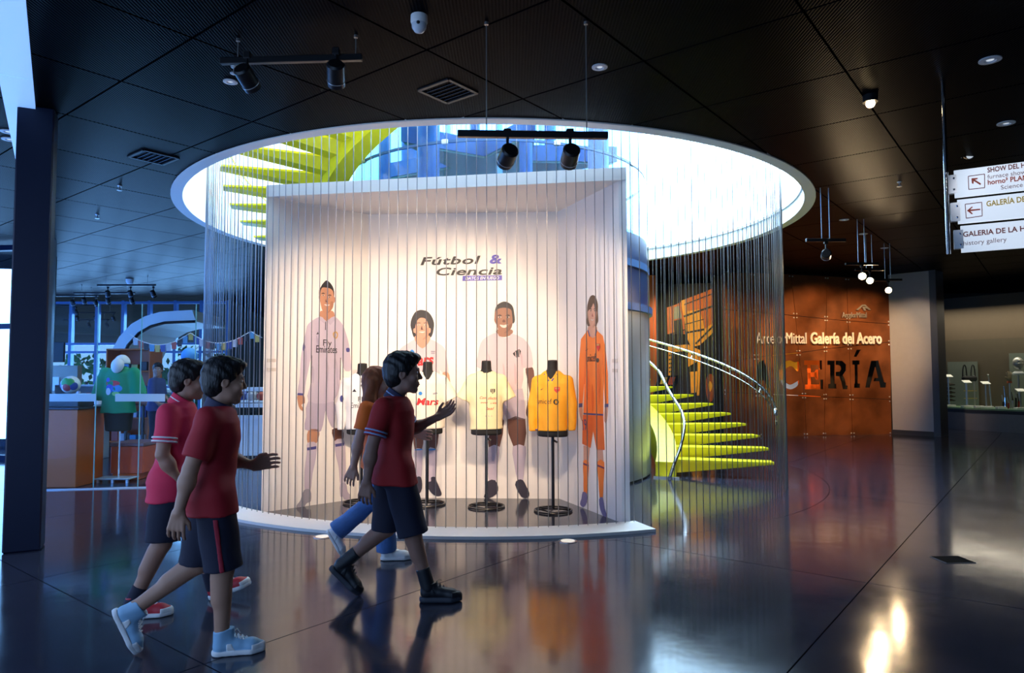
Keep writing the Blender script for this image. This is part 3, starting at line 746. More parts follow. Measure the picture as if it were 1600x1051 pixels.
P1.part('sock_band', BLU, [[(152, 365), (242, 350), (240, 378), (155, 392)], [(424, 330), (508, 318), (508, 345), (430, 358)]], Bq, 2, 0)
P1.part('boot', GREY, [[(125, 775), (185, 775), (190, 880), (150, 900), (120, 940), (60, 950), (55, 920), (90, 870)]], Bq, 2)
P1.part('boot', LAV2, [[(472, 720), (528, 712), (545, 790), (575, 830), (555, 862), (515, 865), (495, 835), (475, 835)]], Bq, 2)
P1.text('Fly', 505, 540, 518, 540.5, INK, .075)
P1.text('Emirates', 494, 550.5, 526.5, 551.5, INK, .085)
P1.part('crest', GOLD, [[(285, 730), (318, 705), (348, 735), (340, 785), (315, 800), (292, 775)]], Cq, 3)
P1.part('crest', LAV, [[(298, 742), (318, 725), (336, 745), (330, 775), (315, 785), (302, 768)]], Cq, 4)
P1.part('chest_mark', INK, [[(75, 745), (82, 730), (88, 742)], [(83, 745), (92, 712), (104, 740)]], Cq, 3, 0)
P1.part('badge', BLU, [[(93, 490), (100, 465), (108, 490), (102, 515), (95, 515)], [(368, 500), (388, 500), (388, 522), (370, 522)]], A, 3)
# 2: pink-white kit, curly black hair, on the back wall
P2 = Print(PB, (660, 778), 'print of a footballer with curly black hair on the back booth wall')
A = (625, 470, 7.01); Bq = (640, 640, 6.19)
P2.part('hair', INK, [[(130, 330), (115, 270), (125, 200), (160, 130), (200, 104), (240, 98), (300, 115), (345, 165), (372, 240), (365, 330), (345, 390), (310, 402), (170, 404), (140, 370)]], A, 0)
P2.part('neck', SK2, [[(172, 380), (318, 380), (322, 440), (245, 520), (168, 440)]], A, 1)
P2.part('face', SK2, [[(166, 300), (180, 235), (215, 188), (270, 190), (300, 230), (318, 300), (312, 370), (290, 410), (245, 425), (200, 408), (174, 370)]], A, 2)
P2.part('ear', SK2, [[(146, 310), (165, 300), (172, 345), (152, 345)], [(318, 300), (336, 305), (332, 345), (314, 348)]], A, 1)
eyes(P2, A, [(205, 262), (280, 262)], 18, 5, 24)
P2.part('nose', SKD, [[(240, 270), (248, 305), (262, 310), (240, 316), (228, 308)]], A, 3)
P2.part('mouth', TEETH, [[(205, 338), (240, 335), (275, 336), (245, 350)]], A, 3)
P2.part('shirt', PINKW, [[(160, 420), (90, 465), (30, 500), (-20, 560), (-50, 700), (-55, 800), (10, 810), (30, 740), (30, 1000), (35, 1200), (440, 1200), (438, 1000), (440, 760), (465, 798), (532, 782), (512, 620), (490, 520), (430, 468), (330, 420), (300, 470), (245, 517), (190, 470)]], A, 0, 2)
P2.part('arm', SK2, [[(465, 795), (530, 785), (552, 900), (545, 1040), (520, 1130), (480, 1130), (470, 1060), (500, 940)]], A, 0)
P2.part('shorts', LAV2, [[(35, 1195), (440, 1195), (455, 1400), (250, 1410), (240, 1300), (225, 1410), (20, 1400)]], A, 0, 0)
P2.part('leg', SKD, [[(180, 180), (278, 180), (257, 385), (180, 388)]], Bq, 0)
P2.part('leg', SKD, [[(40, 180), (130, 180), (120, 385), (50, 388)]], Bq, 0)
P2.part('sock', LAV, [[(178, 385), (252, 380), (266, 400), (262, 560), (245, 655), (185, 695)]], Bq, 1)
P2.part('sock', LAV, [[(48, 385), (122, 380), (126, 400), (112, 655), (60, 695), (42, 560)]], Bq, 1)
P2.part('sock_band', AZU, [[(178, 380), (253, 376), (255, 388), (178, 394)], [(48, 380), (122, 376), (123, 388), (48, 394)]], Bq, 2, 0)
P2.part('boot', BTD, [[(180, 700), (206, 690), (208, 652), (248, 650), (262, 690), (308, 800), (295, 832), (235, 825), (180, 760)]], Bq, 2)
P2.part('boot', BTD, [[(112, 655), (70, 650), (60, 700), (20, 800), (30, 832), (80, 825), (120, 760)]], Bq, 2)
P2.text('Mars', 637, 571.5, 678, 569, RED, .13, shear=.2, bold=.03)
P2.part('crest', AZU, [[(105, 560), (132, 532), (160, 560), (132, 588)]], A, 3, 4)
P2.part('chest_mark', GREY, [[(340, 545), (388, 548), (382, 562), (338, 560)], [(340, 566), (386, 568), (378, 580), (338, 578)]], A, 3, 0)
# 3: pinkish white kit with crew neck, on the back wall
P3 = Print(PB, (795, 778), 'print of a smiling footballer in crew neck shirt on the back booth wall')
A = (740, 460, 6.57); Bq = (700, 540, 3.754)
P3.part('neck', SK3, [[(240, 360), (392, 360), (392, 408), (320, 436), (248, 418)]], A, 0)
P3.part('hair', INK, [[(218, 240), (220, 160), (245, 105), (310, 72), (370, 90), (405, 130), (418, 200), (424, 260), (415, 290), (395, 290), (330, 200), (230, 230)]], A, 0)
P3.part('face', SK3, [[(214, 240), (226, 165), (300, 135), (378, 150), (394, 200), (400, 280), (390, 335), (360, 378), (312, 395), (262, 375), (240, 320), (215, 275)]], A, 1)
eyes(P3, A, [(268, 232), (352, 232)], 17, 8, 22)
P3.part('nose', SKD, [[(296, 270), (310, 255), (326, 270), (322, 284), (300, 284)]], A, 3)
P3.part('mouth', TEETH, [[(268, 308), (310, 314), (352, 304), (335, 334), (310, 342), (285, 332)]], A, 3)
P3.part('shirt', PINKW, [[(240, 390), (160, 420), (90, 470), (60, 540), (40, 640), (30, 740), (110, 760), (130, 690), (135, 800), (130, 960), (300, 975), (490, 962), (508, 770), (520, 752), (602, 745), (606, 660), (580, 540), (510, 450), (395, 400), (370, 432), (320, 444), (262, 428)]], A, 1, 2)
P3.part('collar', PM('collar_pink', (0.68, 0.5, 0.54)), [[(240, 390), (262, 428), (320, 444), (370, 432), (396, 400), (402, 406), (376, 442), (320, 455), (256, 438), (234, 395)]], A, 2, 0)
P3.part('arm', SKD, [[(455, 135), (497, 128), (508, 200), (510, 300), (505, 390), (490, 410), (470, 422), (457, 395), (465, 345), (480, 310), (470, 220)]], Bq, 0)
P3.part('arm', SKD, [[(196, 135), (236, 132), (232, 220), (222, 310), (226, 390), (205, 415), (190, 390), (192, 300), (190, 220)]], Bq, 0)
P3.part('shorts', LAV, [[(285, 255), (437, 250), (450, 330), (455, 432), (347, 437), (333, 400), (320, 442), (262, 440), (275, 330)]], Bq, 0, 0)
P3.part('leg', SKD, [[(272, 436), (328, 436), (302, 595), (240, 598), (242, 520)]], Bq, 0, 2)
P3.part('leg', SKD, [[(345, 434), (453, 430), (445, 596), (385, 594)]], Bq, 0, 2)
P3.part('sock', LAV, [[(240, 595), (300, 590), (292, 690), (280, 802), (240, 802), (236, 690)]], Bq, 1, 2)
P3.part('sock', LAV, [[(380, 590), (456, 590), (450, 690), (440, 795), (410, 795), (388, 690)]], Bq, 1, 2)
P3.part('boot', BTD, [[(235, 793), (276, 788), (295, 830), (285, 868), (240, 895), (210, 885), (225, 850)]], Bq, 2, 2)
P3.part('boot', BTD, [[(393, 815), (412, 785), (440, 788), (460, 825), (477, 862), (470, 890), (430, 886)]], Bq, 2, 2)
P3.part('crest', INK, [[(402, 605), (428, 578), (470, 560), (486, 580), (470, 640), (436, 645), (410, 620)]], A, 3, 0)
P3.part('crest_stripe', PINKW, [[(424, 585), (430, 583), (438, 640), (432, 640)], [(444, 578), (450, 576), (456, 642), (450, 642)], [(462, 570), (468, 568), (472, 630), (467, 636)]], A, 4, 0)
# 4: orange kit on the right wall
P4 = Print(PRT, (928, 795), 'print of a footballer in orange kit on the right booth wall')
A = (890, 450, 8.757); Bq = (860, 440, 2.628)
P4.part('hair', HAIRB, [[(240, 340), (245, 230), (280, 120), (325, 95), (360, 130), (385, 220), (385, 330), (392, 440), (375, 490), (355, 530), (265, 530), (235, 470), (240, 400)]], A, 0)
P4.part('neck', SK4, [[(262, 520), (362, 520), (374, 600), (320, 684), (252, 600)]], A, 1)
P4.part('face', SK4, [[(250, 330), (268, 270), (325, 200), (346, 250), (372, 320), (366, 420), (352, 490), (325, 540), (288, 520), (264, 450)]], A, 2)
P4.part('fringe', HAIRB, [[(244, 330), (248, 230), (285, 130), (325, 110), (362, 150), (380, 240), (378, 320), (350, 290), (328, 205), (300, 262), (258, 305)]], A, 3)
eyes(P4, A, [(292, 308), (343, 308)], 12, 9, 26, HAIRB)
P4.part('nose', LIP, [[(312, 345), (322, 380), (330, 385), (316, 390), (306, 384)]], A, 3)
P4.part('mouth', TEETH, [[(288, 425), (312, 432), (330, 425), (312, 446)]], A, 3)
P4.part('shirt', ORG, [[(152, 200), (126, 235), (118, 330), (117, 508), (131, 506), (139, 420), (141, 330), (140, 420), (136, 542), (217, 547), (218, 430), (214, 330), (224, 510), (238, 508), (236, 380), (226, 270), (215, 222), (192, 200), (175, 228)]], Bq, 0, 0)
P4.part('collar', BLU, [[(245, 575), (255, 570), (282, 660), (270, 662)], [(362, 548), (376, 580), (358, 655), (348, 650)]], A, 2, 0)
P4.part('sleeve_seam', ORG2, [[(139, 420), (141, 330), (144, 260), (146, 330), (143, 420)], [(214, 330), (212, 260), (218, 330), (221, 430)]], Bq, 1, 0)
P4.part('cuff', BLU, [[(117, 500), (131, 498), (131, 514), (117, 516)], [(223, 502), (238, 500), (238, 514), (223, 516)], [(136, 538), (217, 543), (217, 549), (136, 545)]], Bq, 2, 0)
P4.part('hand', SK4, [[(118, 514), (130, 513), (132, 545), (130, 572), (121, 550)], [(223, 515), (236, 513), (231, 575), (221, 570)]], Bq, 1, 2)
P4.part('shorts', ORG2, [[(134, 546), (217, 549), (223, 690), (190, 692), (176, 612), (165, 682), (131, 665)]], Bq, 0, 0)
P4.part('leg', SK4, [[(136, 672), (162, 680), (156, 742), (136, 737)], [(192, 688), (215, 688), (219, 742), (195, 742)]], Bq, 0, 0)
P4.part('sock', ORG, [[(135, 735), (157, 740), (155, 800), (150, 872), (137, 868), (136, 800)], [(193, 738), (221, 740), (218, 820), (215, 892), (203, 892), (198, 820)]], Bq, 1, 2)
P4.part('sock_band', PM('maroon', (0.15, 0.02, 0.08)), [[(135, 742), (157, 752), (157, 758), (135, 750)], [(194, 750), (221, 762), (221, 768), (194, 758)]], Bq, 2, 0)
P4.part('boot', BTB, [[(133, 862), (150, 870), (150, 905), (135, 925), (122, 912), (128, 890)]], Bq, 2, 2)
P4.part('boot', BTB, [[(200, 893), (215, 885), (222, 930), (232, 957), (222, 969), (205, 935)]], Bq, 2, 2)
P4.text('unicef', 916.5, 565, 931, 564, INK, .085)
P4.part('emblem', INK, [[(364, 985), (385, 955), (406, 985), (385, 1018)]], A, 3)
P4.part('crest', RED, [[(368, 758), (412, 755), (414, 810), (392, 866), (372, 820)]], A, 3, 0)
P4.part('crest_stripe', GOLD, [[(372, 765), (408, 762), (408, 785), (372, 788)]], A, 4, 0)
P4.part('tick', INK, [[(218, 855), (226, 850), (252, 825), (232, 860)]], A, 3, 0)
P4.text('19', 911, 672, 917, 671, BLU, .12)

A1, A3, A4, C1 = (450, 420, 4.04), (740, 460, 6.57), (860, 440, 2.628), (485, 430, 8.08)
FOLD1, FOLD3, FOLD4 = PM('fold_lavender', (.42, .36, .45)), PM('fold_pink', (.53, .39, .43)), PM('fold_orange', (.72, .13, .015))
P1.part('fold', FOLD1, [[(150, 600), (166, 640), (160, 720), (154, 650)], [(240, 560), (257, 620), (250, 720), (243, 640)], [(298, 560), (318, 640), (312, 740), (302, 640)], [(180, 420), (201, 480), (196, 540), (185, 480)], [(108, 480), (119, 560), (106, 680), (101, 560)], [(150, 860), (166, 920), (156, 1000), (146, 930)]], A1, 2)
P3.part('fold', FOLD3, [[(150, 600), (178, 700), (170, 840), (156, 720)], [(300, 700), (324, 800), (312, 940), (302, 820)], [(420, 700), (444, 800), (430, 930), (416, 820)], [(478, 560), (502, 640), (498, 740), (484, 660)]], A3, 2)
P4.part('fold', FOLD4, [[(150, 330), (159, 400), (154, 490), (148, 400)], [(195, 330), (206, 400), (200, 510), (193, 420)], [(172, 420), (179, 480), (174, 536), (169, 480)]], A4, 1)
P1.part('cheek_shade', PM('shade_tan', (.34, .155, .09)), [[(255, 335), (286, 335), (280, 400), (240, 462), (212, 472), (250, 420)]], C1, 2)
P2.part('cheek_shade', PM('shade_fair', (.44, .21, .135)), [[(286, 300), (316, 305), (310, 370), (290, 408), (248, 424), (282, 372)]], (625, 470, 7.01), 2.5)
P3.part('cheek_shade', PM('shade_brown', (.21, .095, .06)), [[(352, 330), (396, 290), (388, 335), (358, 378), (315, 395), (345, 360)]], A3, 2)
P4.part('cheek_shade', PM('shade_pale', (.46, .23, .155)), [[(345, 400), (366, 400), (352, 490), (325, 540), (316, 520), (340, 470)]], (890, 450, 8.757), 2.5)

# ------------------------------------------------------------------ shirts on dressmaker's stands
M_FORM = mat('black_jersey_form', (0.008, 0.008, 0.009), 0.8, vary=0.2)
def TOR(e=0.0): return [(0, 0, .80, .175 + e, .10 + e), (0, 0, .95, .168 + e, .10 + e), (0, 0, 1.1, .172 + e, .105 + e), (0, 0, 1.25, .195 + e, .11 + e), (0, 0, 1.38, .195 + e, .10 + e), (0, 0, 1.46, .14 + e, .08 + e), (0, 0, 1.52, .07 + e, .062 + e)]
def shirt_stand(x, y, yaw, label, m, long, vneck, prints, zs=1.0, sw=1.0):
    r = empty('shirt_stand', (0, 0, 0), label, 'display shirt', 'shirts on stands in the booth')
    g = MB(); g.tube([(0, 0, 0.02), (0, 0, 0.82)], 0.017, 10); g.build('pole', M_BLACKMETAL, r, 40)
    g = MB(); g.tube([(0.2 * math.cos(a * PI / 16), 0.2 * math.sin(a * PI / 16), 0.012) for a in range(33)], 0.011, 6)
    for k in range(3): g.tube([(0, 0, 0.02), (0.2 * math.cos(k * 2.094 + .5), 0.2 * math.sin(k * 2.094 + .5), 0.013)], 0.009, 6)
    g.build('base_ring', M_BLACKMETAL, r, 40)
    g = MB(); g.tube([(0.01, 0, 0.76), (0.05, -0.01, 0.74)], 0.012, 6); g.build('knob', M_BLACKMETAL, r)
    s = SDF((-.3, -.2, .76), (.3, .2, 1.7), 0.01); s.loft(TOR(), .02); s.cone((0, .0, 1.48), (0, .0, 1.66), .06, .052, .02); s.cut((0, 0, 1.63), (0, -0.12, 1))
    form = s.build('torso_form', M_FORM, r)
    s = SDF((-.42, -.22, .78), (.42, .22, 1.62), 0.009); s.loft([(a, b, c, d * sw, f) for a, b, c, d, f in TOR(.016)], .02)
    for q in (-1, 1):
        if long:
            s.cone((q * .175 * sw, 0, 1.40), (q * .235 * sw, -.01, 1.14), .068, .058, .03); s.cone((q * .235 * sw, -.01, 1.14), (q * .232 * sw, -.03, .875), .058, .042, .01)
        else:
            z = SDF((-.42, -.22, .78), (.42, .22, 1.62), 0.009); z.cone((q * .16 * sw, 0, 1.41), (q * .30 * sw, -.005, 1.10), .070, .092, .02); z.cut((q * .255 * sw, 0, 1.195), (q * .14, 0, -.31)); s.union(z, .03)
    s.ripple(.004, lambda X, Y, Z: np.sin(X * 30 + Z * 9 + x * 7) * np.sin(Z * 17 + X * 6))
    s.cut((0, 0, .865), (0.03, 0, -1))
    if not long:
        for q in (-1, 1): s.cut((q * .275 * sw, 0, 1.155), (q * .45, 0, -1)) if False else None
    s.cone((0, -.02, 1.5), (0, -.02, 1.7), .062, .062, .008, 'sub')
    if vneck: s.cone((0, -.10, 1.50), (0, -.12, 1.40), .062, .012, .006, 'sub')
    sh = s.build('shirt', m, r)
    bv = BVHTree.FromPolygons([p.co for p in sh.data.vertices], [tuple(p.vertices) for p in sh.data.polygons])
    for kind, data, mm in prints:
        g = MB()
        if kind == 'text':
            t, x0, z0, wd, hh, kw = data
            v, f, tw = text_geo(t, **kw)
            project_flat(g, bv, [(p[0] * wd / tw, p[1] * hh / .7) for p in v], f, (x0, 0, z0), Vector((1, 0, 0)), Vector((0, 0, 1)), (0, 1, 0))
            g.build('lettering', mm, r)
        else:
            lp = data
            for l in lp: project_flat(g, bv, l, [tuple(range(len(l)))], (0, 0, 0), Vector((1, 0, 0)), Vector((0, 0, 1)), (0, 1, 0), 0.003 if kind == 'mark' else 0.0045)
            g.build('emblem' if kind == 'mark' else 'emblem_detail', mm, r)
    r.location = (x, y, 0); r.rotation_euler.z = yaw; r.scale.z = zs
    return r
def disc2(cx, cz, rx, rz, n=12): return [(cx + rx * math.cos(2 * PI * i / n), cz + rz * math.sin(2 * PI * i / n)) for i in range(n)]
def shield(cx, cz, s): return [(cx - s, cz + s), (cx + s, cz + s), (cx + s, cz - s * .2), (cx, cz - s * 1.2), (cx - s, cz - s * .2)]
C_W, C_CR, C_PC, C_Y = mat('white_cloth', (0.80, 0.78, 0.77), 0.8, bump=.1, bscale=30), mat('cream_white_cloth', (0.80, 0.72, 0.60), 0.8, bump=.1, bscale=30), mat('pale_yellow_cloth', (0.78, 0.68, 0.40), 0.8, bump=.1, bscale=30), mat('amber_cloth', (0.86, 0.37, 0.012), 0.7, bump=.1, bscale=30)
TX = dict(bold=.02)
def zipline(): return [(-.002, 1.46), (.004, 1.46), (.004, 1.36), (-.002, 1.36)]
shirt_stand(-1.74, 8.02, 0.1, 'white long sleeved football shirt with blue cuffs on a black stand, leftmost in the booth', C_W, True, False,
    [('text', ('Fly', -.03, 1.19, .09, .055, {}), INK), ('text', ('Emirates', -.115, 1.115, .23, .06, {}), INK), ('mark', [zipline()], INK), ('mark', [[(-.10, 1.30), (-.075, 1.335), (-.05, 1.30)]], INK), ('mark', [disc2(.09, 1.31, .02, .026)], GOLD), ('mark', [disc2(-.222, 1.22, .022, .04)], BLU), ('mark', [[(-.27, .872), (-.19, .865), (-.19, .885), (-.27, .892)], [(.19, .872), (.27, .868), (.27, .888), (.19, .89)]], BLU)], 0.985)
shirt_stand(-0.97, 7.93, 0.12, 'cream white short sleeved shirt with red lettering on a black stand', C_CR, False, True,
    [('text', ('Mars', -.125, 1.14, .25, .075, dict(shear=.2, bold=.03)), RED), ('mark', [[(.06, 1.255), (.115, 1.265), (.105, 1.28), (.06, 1.275)]], GREY), ('mark', [disc2(-.08, 1.27, .022, .022)], AZU)], 0.995, 1.05)
shirt_stand(-0.29, 7.77, 0.0, 'pale yellow signed short sleeved shirt with a small black crest on a black stand', C_PC, False, False,
    [('mark', [shield(.075, 1.29, .026)], INK), ('det', [[(.062, 1.31), (.067, 1.31), (.07, 1.265), (.065, 1.265)], [(.08, 1.31), (.085, 1.31), (.083, 1.265), (.078, 1.265)]], C_PC),
     ('text', ('Con', -.07, 1.205, .07, .03, dict(shear=.4)), RED), ('text', ('afecto', .02, 1.20, .10, .032, dict(shear=.4)), RED), ('text', ('mmu', -.06, 1.155, .08, .025, dict(shear=.4)), RED), ('text', ('u ww', .05, 1.15, .07, .025, dict(shear=.4)), RED), ('text', ('leal', .0, 1.085, .09, .03, dict(shear=.4)), RED), ('text', ('a. t. u', -.01, 1.01, .08, .02, {}), GREY)])
shirt_stand(0.44, 7.54, -0.28, 'amber yellow long sleeved football shirt with dark collar on a black stand', C_Y, True, True,
    [('text', ('unicef', -.15, 1.16, .17, .055, {}), INK), ('mark', [disc2(.065, 1.18, .03, .03)], INK), ('det', [disc2(.065, 1.18, .012, .02)], C_Y), ('mark', [shield(.075, 1.31, .03)], RED), ('det', [[(.055, 1.33), (.095, 1.33), (.095, 1.318), (.055, 1.318)]], GOLD),
     ('mark', [[(-.11, 1.31), (-.10, 1.305), (-.07, 1.33), (-.1, 1.315)]], INK), ('mark', [[(.02, 1.40), (.08, 1.475), (.066, 1.482), (.008, 1.41)], [(-.02, 1.40), (-.08, 1.475), (-.066, 1.482), (-.008, 1.41)]], BLU), ('mark', [[(-.18, .872), (.18, .872), (.18, .884), (-.18, .884)]], BLU)], 1.0, .93)

# ------------------------------------------------------------------ lift core of steel and blue glass in the middle of the well
core = empty('lift_core', (CX, CY, 0), 'round lift shaft of brushed steel below and blue glass above, behind the booth', 'lift shaft')
for k in range(12):
    a = k * PI / 6 + 0.1; MB().arc(2.28, 2.35, 0.03, 2.34, a + .002, a + PI / 6 - .002, 10).build('steel_panel', M_STEEL, core, 30)
MB().arc(2.2, 2.33, 0, 0.04, 0, 2 * PI, 48).build('plinth', M_DARK, core)
MB().arc(1.9, 2.40, 2.34, 2.44, 0, 2 * PI, 64).build('flange', M_BLUESTEEL, core, 30)
MB().arc(2.22, 2.33, 2.44, 2.95, 0, 2 * PI, 64).build('band', mat('navy_steel', (0.012, 0.03, 0.09), 0.3), core, 30)
MB().arc(2.20, 2.36, 2.95, 3.05, 0, 2 * PI, 64).build('flange', M_BLUESTEEL, core, 30)
MB().arc(2.22, 2.33, 3.05, 3.42, 0, 2 * PI, 64).build('band', mat('navy_steel', (0.012, 0.03, 0.09), 0.3), core, 30)
for k in range(10):
    a = k * PI / 5 + 0.05
    for z0, z1 in ((3.42, 4.40), (4.42, 6.6)):
        MB().arc(2.292, 2.308, z0, z1, a + .004, a + PI / 5 - .004, 10).build('glass_panel', M_BLUEGLASS, core, 30)
    MB().box((CX + 2.3 * math.cos(a), CY + 2.3 * math.sin(a), 4.41), (0.05, 0.09, 0.06), Matrix.Rotation(a, 3, 'Z'), ch=.01).build('glass_clamp', M_ALU, core)
MB().arc(2.285, 2.315, 4.395, 4.425, 0, 2 * PI, 64).build('glass_rail', M_BLUESTEEL, core, 30)
for k in range(8):
    a = k * PI / 4 + 0.25; r = 0.15 if k % 2 else 0.09
    MB().tube([(CX + 1.75 * math.cos(a), CY + 1.75 * math.sin(a), 2.4), (CX + 1.75 * math.cos(a), CY + 1.75 * math.sin(a), 8.6)], r, 14).build('column', M_BLUESTEEL, core, 40)
for z, ph in ((4.70, 0.3), (6.6, 0.85)):
    st = [(CX + (1.9 if i % 2 else 0.75) * math.cos(ph + i * PI / 6), CY + (1.9 if i % 2 else 0.75) * math.sin(ph + i * PI / 6), z) for i in range(12)]
    MB().prism(st, (0, 0, 0.24)).build('landing', M_BLUESTEEL, core)
    st2 = [(CX + (p[0] - CX) * .97, CY + (p[1] - CY) * .97, z - 0.03) for p in st]
    MB().prism(st2, (0, 0, 0.03)).build('landing_soffit', mat('green_grey_steel', (0.12, 0.22, 0.16), 0.4), core)
for k in range(3):
    a = k * 2.09 + 0.6
    MB().tube([(CX + .9 * math.cos(a), CY + .9 * math.sin(a), 3.4), (CX + .9 * math.cos(a), CY + .9 * math.sin(a), 8.5)], 0.05, 8).build('guide_rail', M_ALU, core)

# ------------------------------------------------------------------ spiral stair around the core
stair = empty('spiral_staircase', (CX, CY, 0), 'yellow green steel spiral staircase winding around the lift core behind the cables', 'staircase')
RI, RO = 2.72, 4.05
def tz(a): return 0.66 + (a - 5.4) * 0.0187
def cy(r, a, z): a = math.radians(a); return (CX + r * math.cos(a), CY + r * math.sin(a), z)
NT = 37
for n in range(NT):
    a = -17.0 + 7.5 * n; z = tz(a); da = 7.2
    f = a - 0.6; b = a + da
    vs = [cy(RI, f, z), cy(RO, a, z), cy(RO - .03, a + 3.6, z), cy(RI, b, z),
          cy(RI, f, z - .03), cy(RO, a, z - .03), cy(RO - .03, a + 3.6, z - .025), cy(RI, b, z - .03),
          cy(RI, f + .5, z - .19), cy(RI, b - 2.5, z - .19)]
    fs = [(0, 1, 2, 3), (0, 4, 5, 1), (1, 5, 6, 2), (2, 6, 7, 3), (4, 8, 5), (8, 9, 6, 5), (9, 7, 6), (3, 7, 9, 8, 4, 0)]
    MB().add(vs, fs).build('tread', M_YELLOW, stair)
aa = [(-20 + i * 3.0) for i in range(96)]
vs = []; fs = []
for i, a in enumerate(aa):
    t = tz(a); lo = max(t - 0.42, 0.0); 
    for r, z in ((2.44, lo), (RI, lo), (RI, t + 0.03), (2.44, t + 0.03)): vs.append(cy(r, a, z))
for i in range(len(aa) - 1):
    for q in range(4): fs.append((i * 4 + q, i * 4 + (q + 1) % 4, i * 4 + 4 + (q + 1) % 4, i * 4 + 4 + q))
fs += [(0, 1, 2, 3), tuple(len(vs) - 4 + q for q in range(4))]
MB().add(vs, fs).build('stringer', M_YELLOW, stair)
MB().box(cy(2.60, -19, 0.012), (0.36, 0.30, 0.024), Matrix.Rotation(math.radians(-19), 3, 'Z')).build('foot_plate', M_CHROME, stair)
hp = [cy(RO + .02, -21 + i * 3.0, tz(-21 + i * 3.0) + 0.76) for i in range(96)]
MB().tube(hp, 0.026, 8).build('handrail', M_CHROME, stair, True)
hp2 = [cy(RO + .02, -22 + i * 3.0, tz(-22 + i * 3.0) + 0.64) for i in range(96)]
MB().tube(hp2, 0.013, 6).build('lower_rail', M_CHROME, stair, True)
for i in range(0, 95, 5):
    a = -16 + i * 3.0
    if a > 260: break
    MB().tube([cy(RO + .02, a, tz(a) + .76), cy(RO + .05, a, tz(a) + .70), cy(RO + .02, a, tz(a) + .64)], 0.014, 6).build('rail_bracket', M_CHROME, stair)
ip = [cy(2.66, -24, 0.0), cy(2.72, -23, 0.20), cy(2.80, -20, 0.45), cy(2.84, -17, 0.72), cy(2.80, -12, 0.92), cy(2.72, -6, 1.08), cy(2.66, 0, 1.26)] + [cy(2.62, 5 + i * 4, tz(5 + i * 4) + .82) for i in range(60)]
ipv = [Vector(p) for p in ip]; ips = []
for i in range(len(ipv) - 1):
    p0, p1, p2, p3 = ipv[max(i - 1, 0)], ipv[i], ipv[i + 1], ipv[min(i + 2, len(ipv) - 1)]
    for j in range(3):
        t = j / 3; ips.append(0.5 * (2 * p1 + (p2 - p0) * t + (2 * p0 - 5 * p1 + 4 * p2 - p3) * t * t + (3 * p1 - p0 - 3 * p2 + p3) * t ** 3))
MB().tube(ips, 0.024, 8).build('inner_handrail', M_CHROME, stair, True)

# ------------------------------------------------------------------ curtain of hanging steel cables
cm = MB().tube([(0, 0, 0), (0, 0, 8.85)], 0.0045, 6)
cab = cm.build('cable', M_CABLE, local=True, smooth=True)
tag(cab, 'thin vertical steel cable hanging in the ring around the booth and staircase', 'cable', 'steel cables hung in a circle')
NC = 270
for k in range(NC):
    a = 2 * PI * k / NC + 0.011
    o = cab if k == 0 else cab.copy()
    if k: COL.objects.link(o)
    o.location = (CX + 4.2 * math.cos(a), CY + 4.2 * math.sin(a), 0.029 if (math.radians(-193) < (a - 2 * PI) < math.radians(-69.5)) else 0.0)
# ------------------------------------------------------------------ lamps
M_WARM = mat('warm_lamp_face', (1, .8, .5), 0.3, emit=(1.0, 0.72, 0.38), es=30)
M_COOLLENS = mat('unlit_lens', (0.55, 0.6, 0.65), 0.15, emit=(.8, .9, 1), es=0.6)
def spot_head(g_parent, pos, target, L=0.20, r=0.068, lit=None, name='spotlight'):
    """cylindrical track spot: stem, bracket and can aimed at the target, all parts of its track"""
    pos = Vector(pos); d = (Vector(target) - pos).normalized(); R = Vector((0, 0, 1)).rotation_difference(-d).to_matrix()
    b = MB().lathe([(r * .8, L * .5), (r, L * .42), (r, -L * .5), (r * .9, -L * .5), (r * .86, -L * .40), (0.0001, -L * .40)], 20, pos, R).build(name, M_BLACKMETAL, g_parent, 40)
    MB().lathe([(r + .002, -L * .30), (r + .003, -L * .30), (r + .003, -L * .27), (r + .002, -L * .27)], 20, pos, R).build('trim_ring', M_ALU, b, 40)
    MB().lathe([(0.0001, -L * .41), (r * .84, -L * .41), (r * .84, -L * .43), (0.0001, -L * .43)], 18, pos, R).build('lens', lit or M_COOLLENS, b, 40)
    MB().tube([pos + Vector((0, 0, r * .6)), pos + Vector((0, 0, r + .085))], 0.011, 6).box(pos + Vector((0, 0, r + .10)), (0.05, 0.035, 0.05), ch=.006).build('bracket', M_BLACKMETAL, b)
    return pos + d * (L * .5 + .01), d
def track(label, p0, p1, hangs, zc=ZC, group='ceiling tracks'):
    p0 = Vector(p0); p1 = Vector(p1); t = empty('spotlight_track', (p0 + p1) / 2, label, 'track light', group)
    u = (p1 - p0).normalized(); rot = Vector((1, 0, 0)).rotation_difference(u).to_matrix()
    MB().box((p0 + p1) / 2, ((p1 - p0).length, 0.04, 0.045), rot, ch=.004).build('rail', M_BLACKMETAL, t)
    for h in hangs:
        q = p0 + u * h; MB().tube([q, (q.x, q.y, zc - .005)], 0.004, 5).lathe([(0.014, zc - .02), (0.014, zc - .001)], 8, (q.x, q.y, 0)).build('hanging_wire', M_CABLE, t)
    return t
def spot_lamp(name, pos, d, power, col, ang, blend=.5, r=.07):
    return light(name, 'SPOT', pos, power, col, Vector(pos) + d, spot_size=math.radians(ang), spot_blend=blend, shadow_soft_size=r)
WARM = (1.0, 0.74, 0.50)
t = track('black track with two spotlights hanging in front of the booth roof edge', at_y(715, 209, 4.46), at_y(950, 212, 4.46), (0.19, 0.85), group='tracks aimed at the booth')
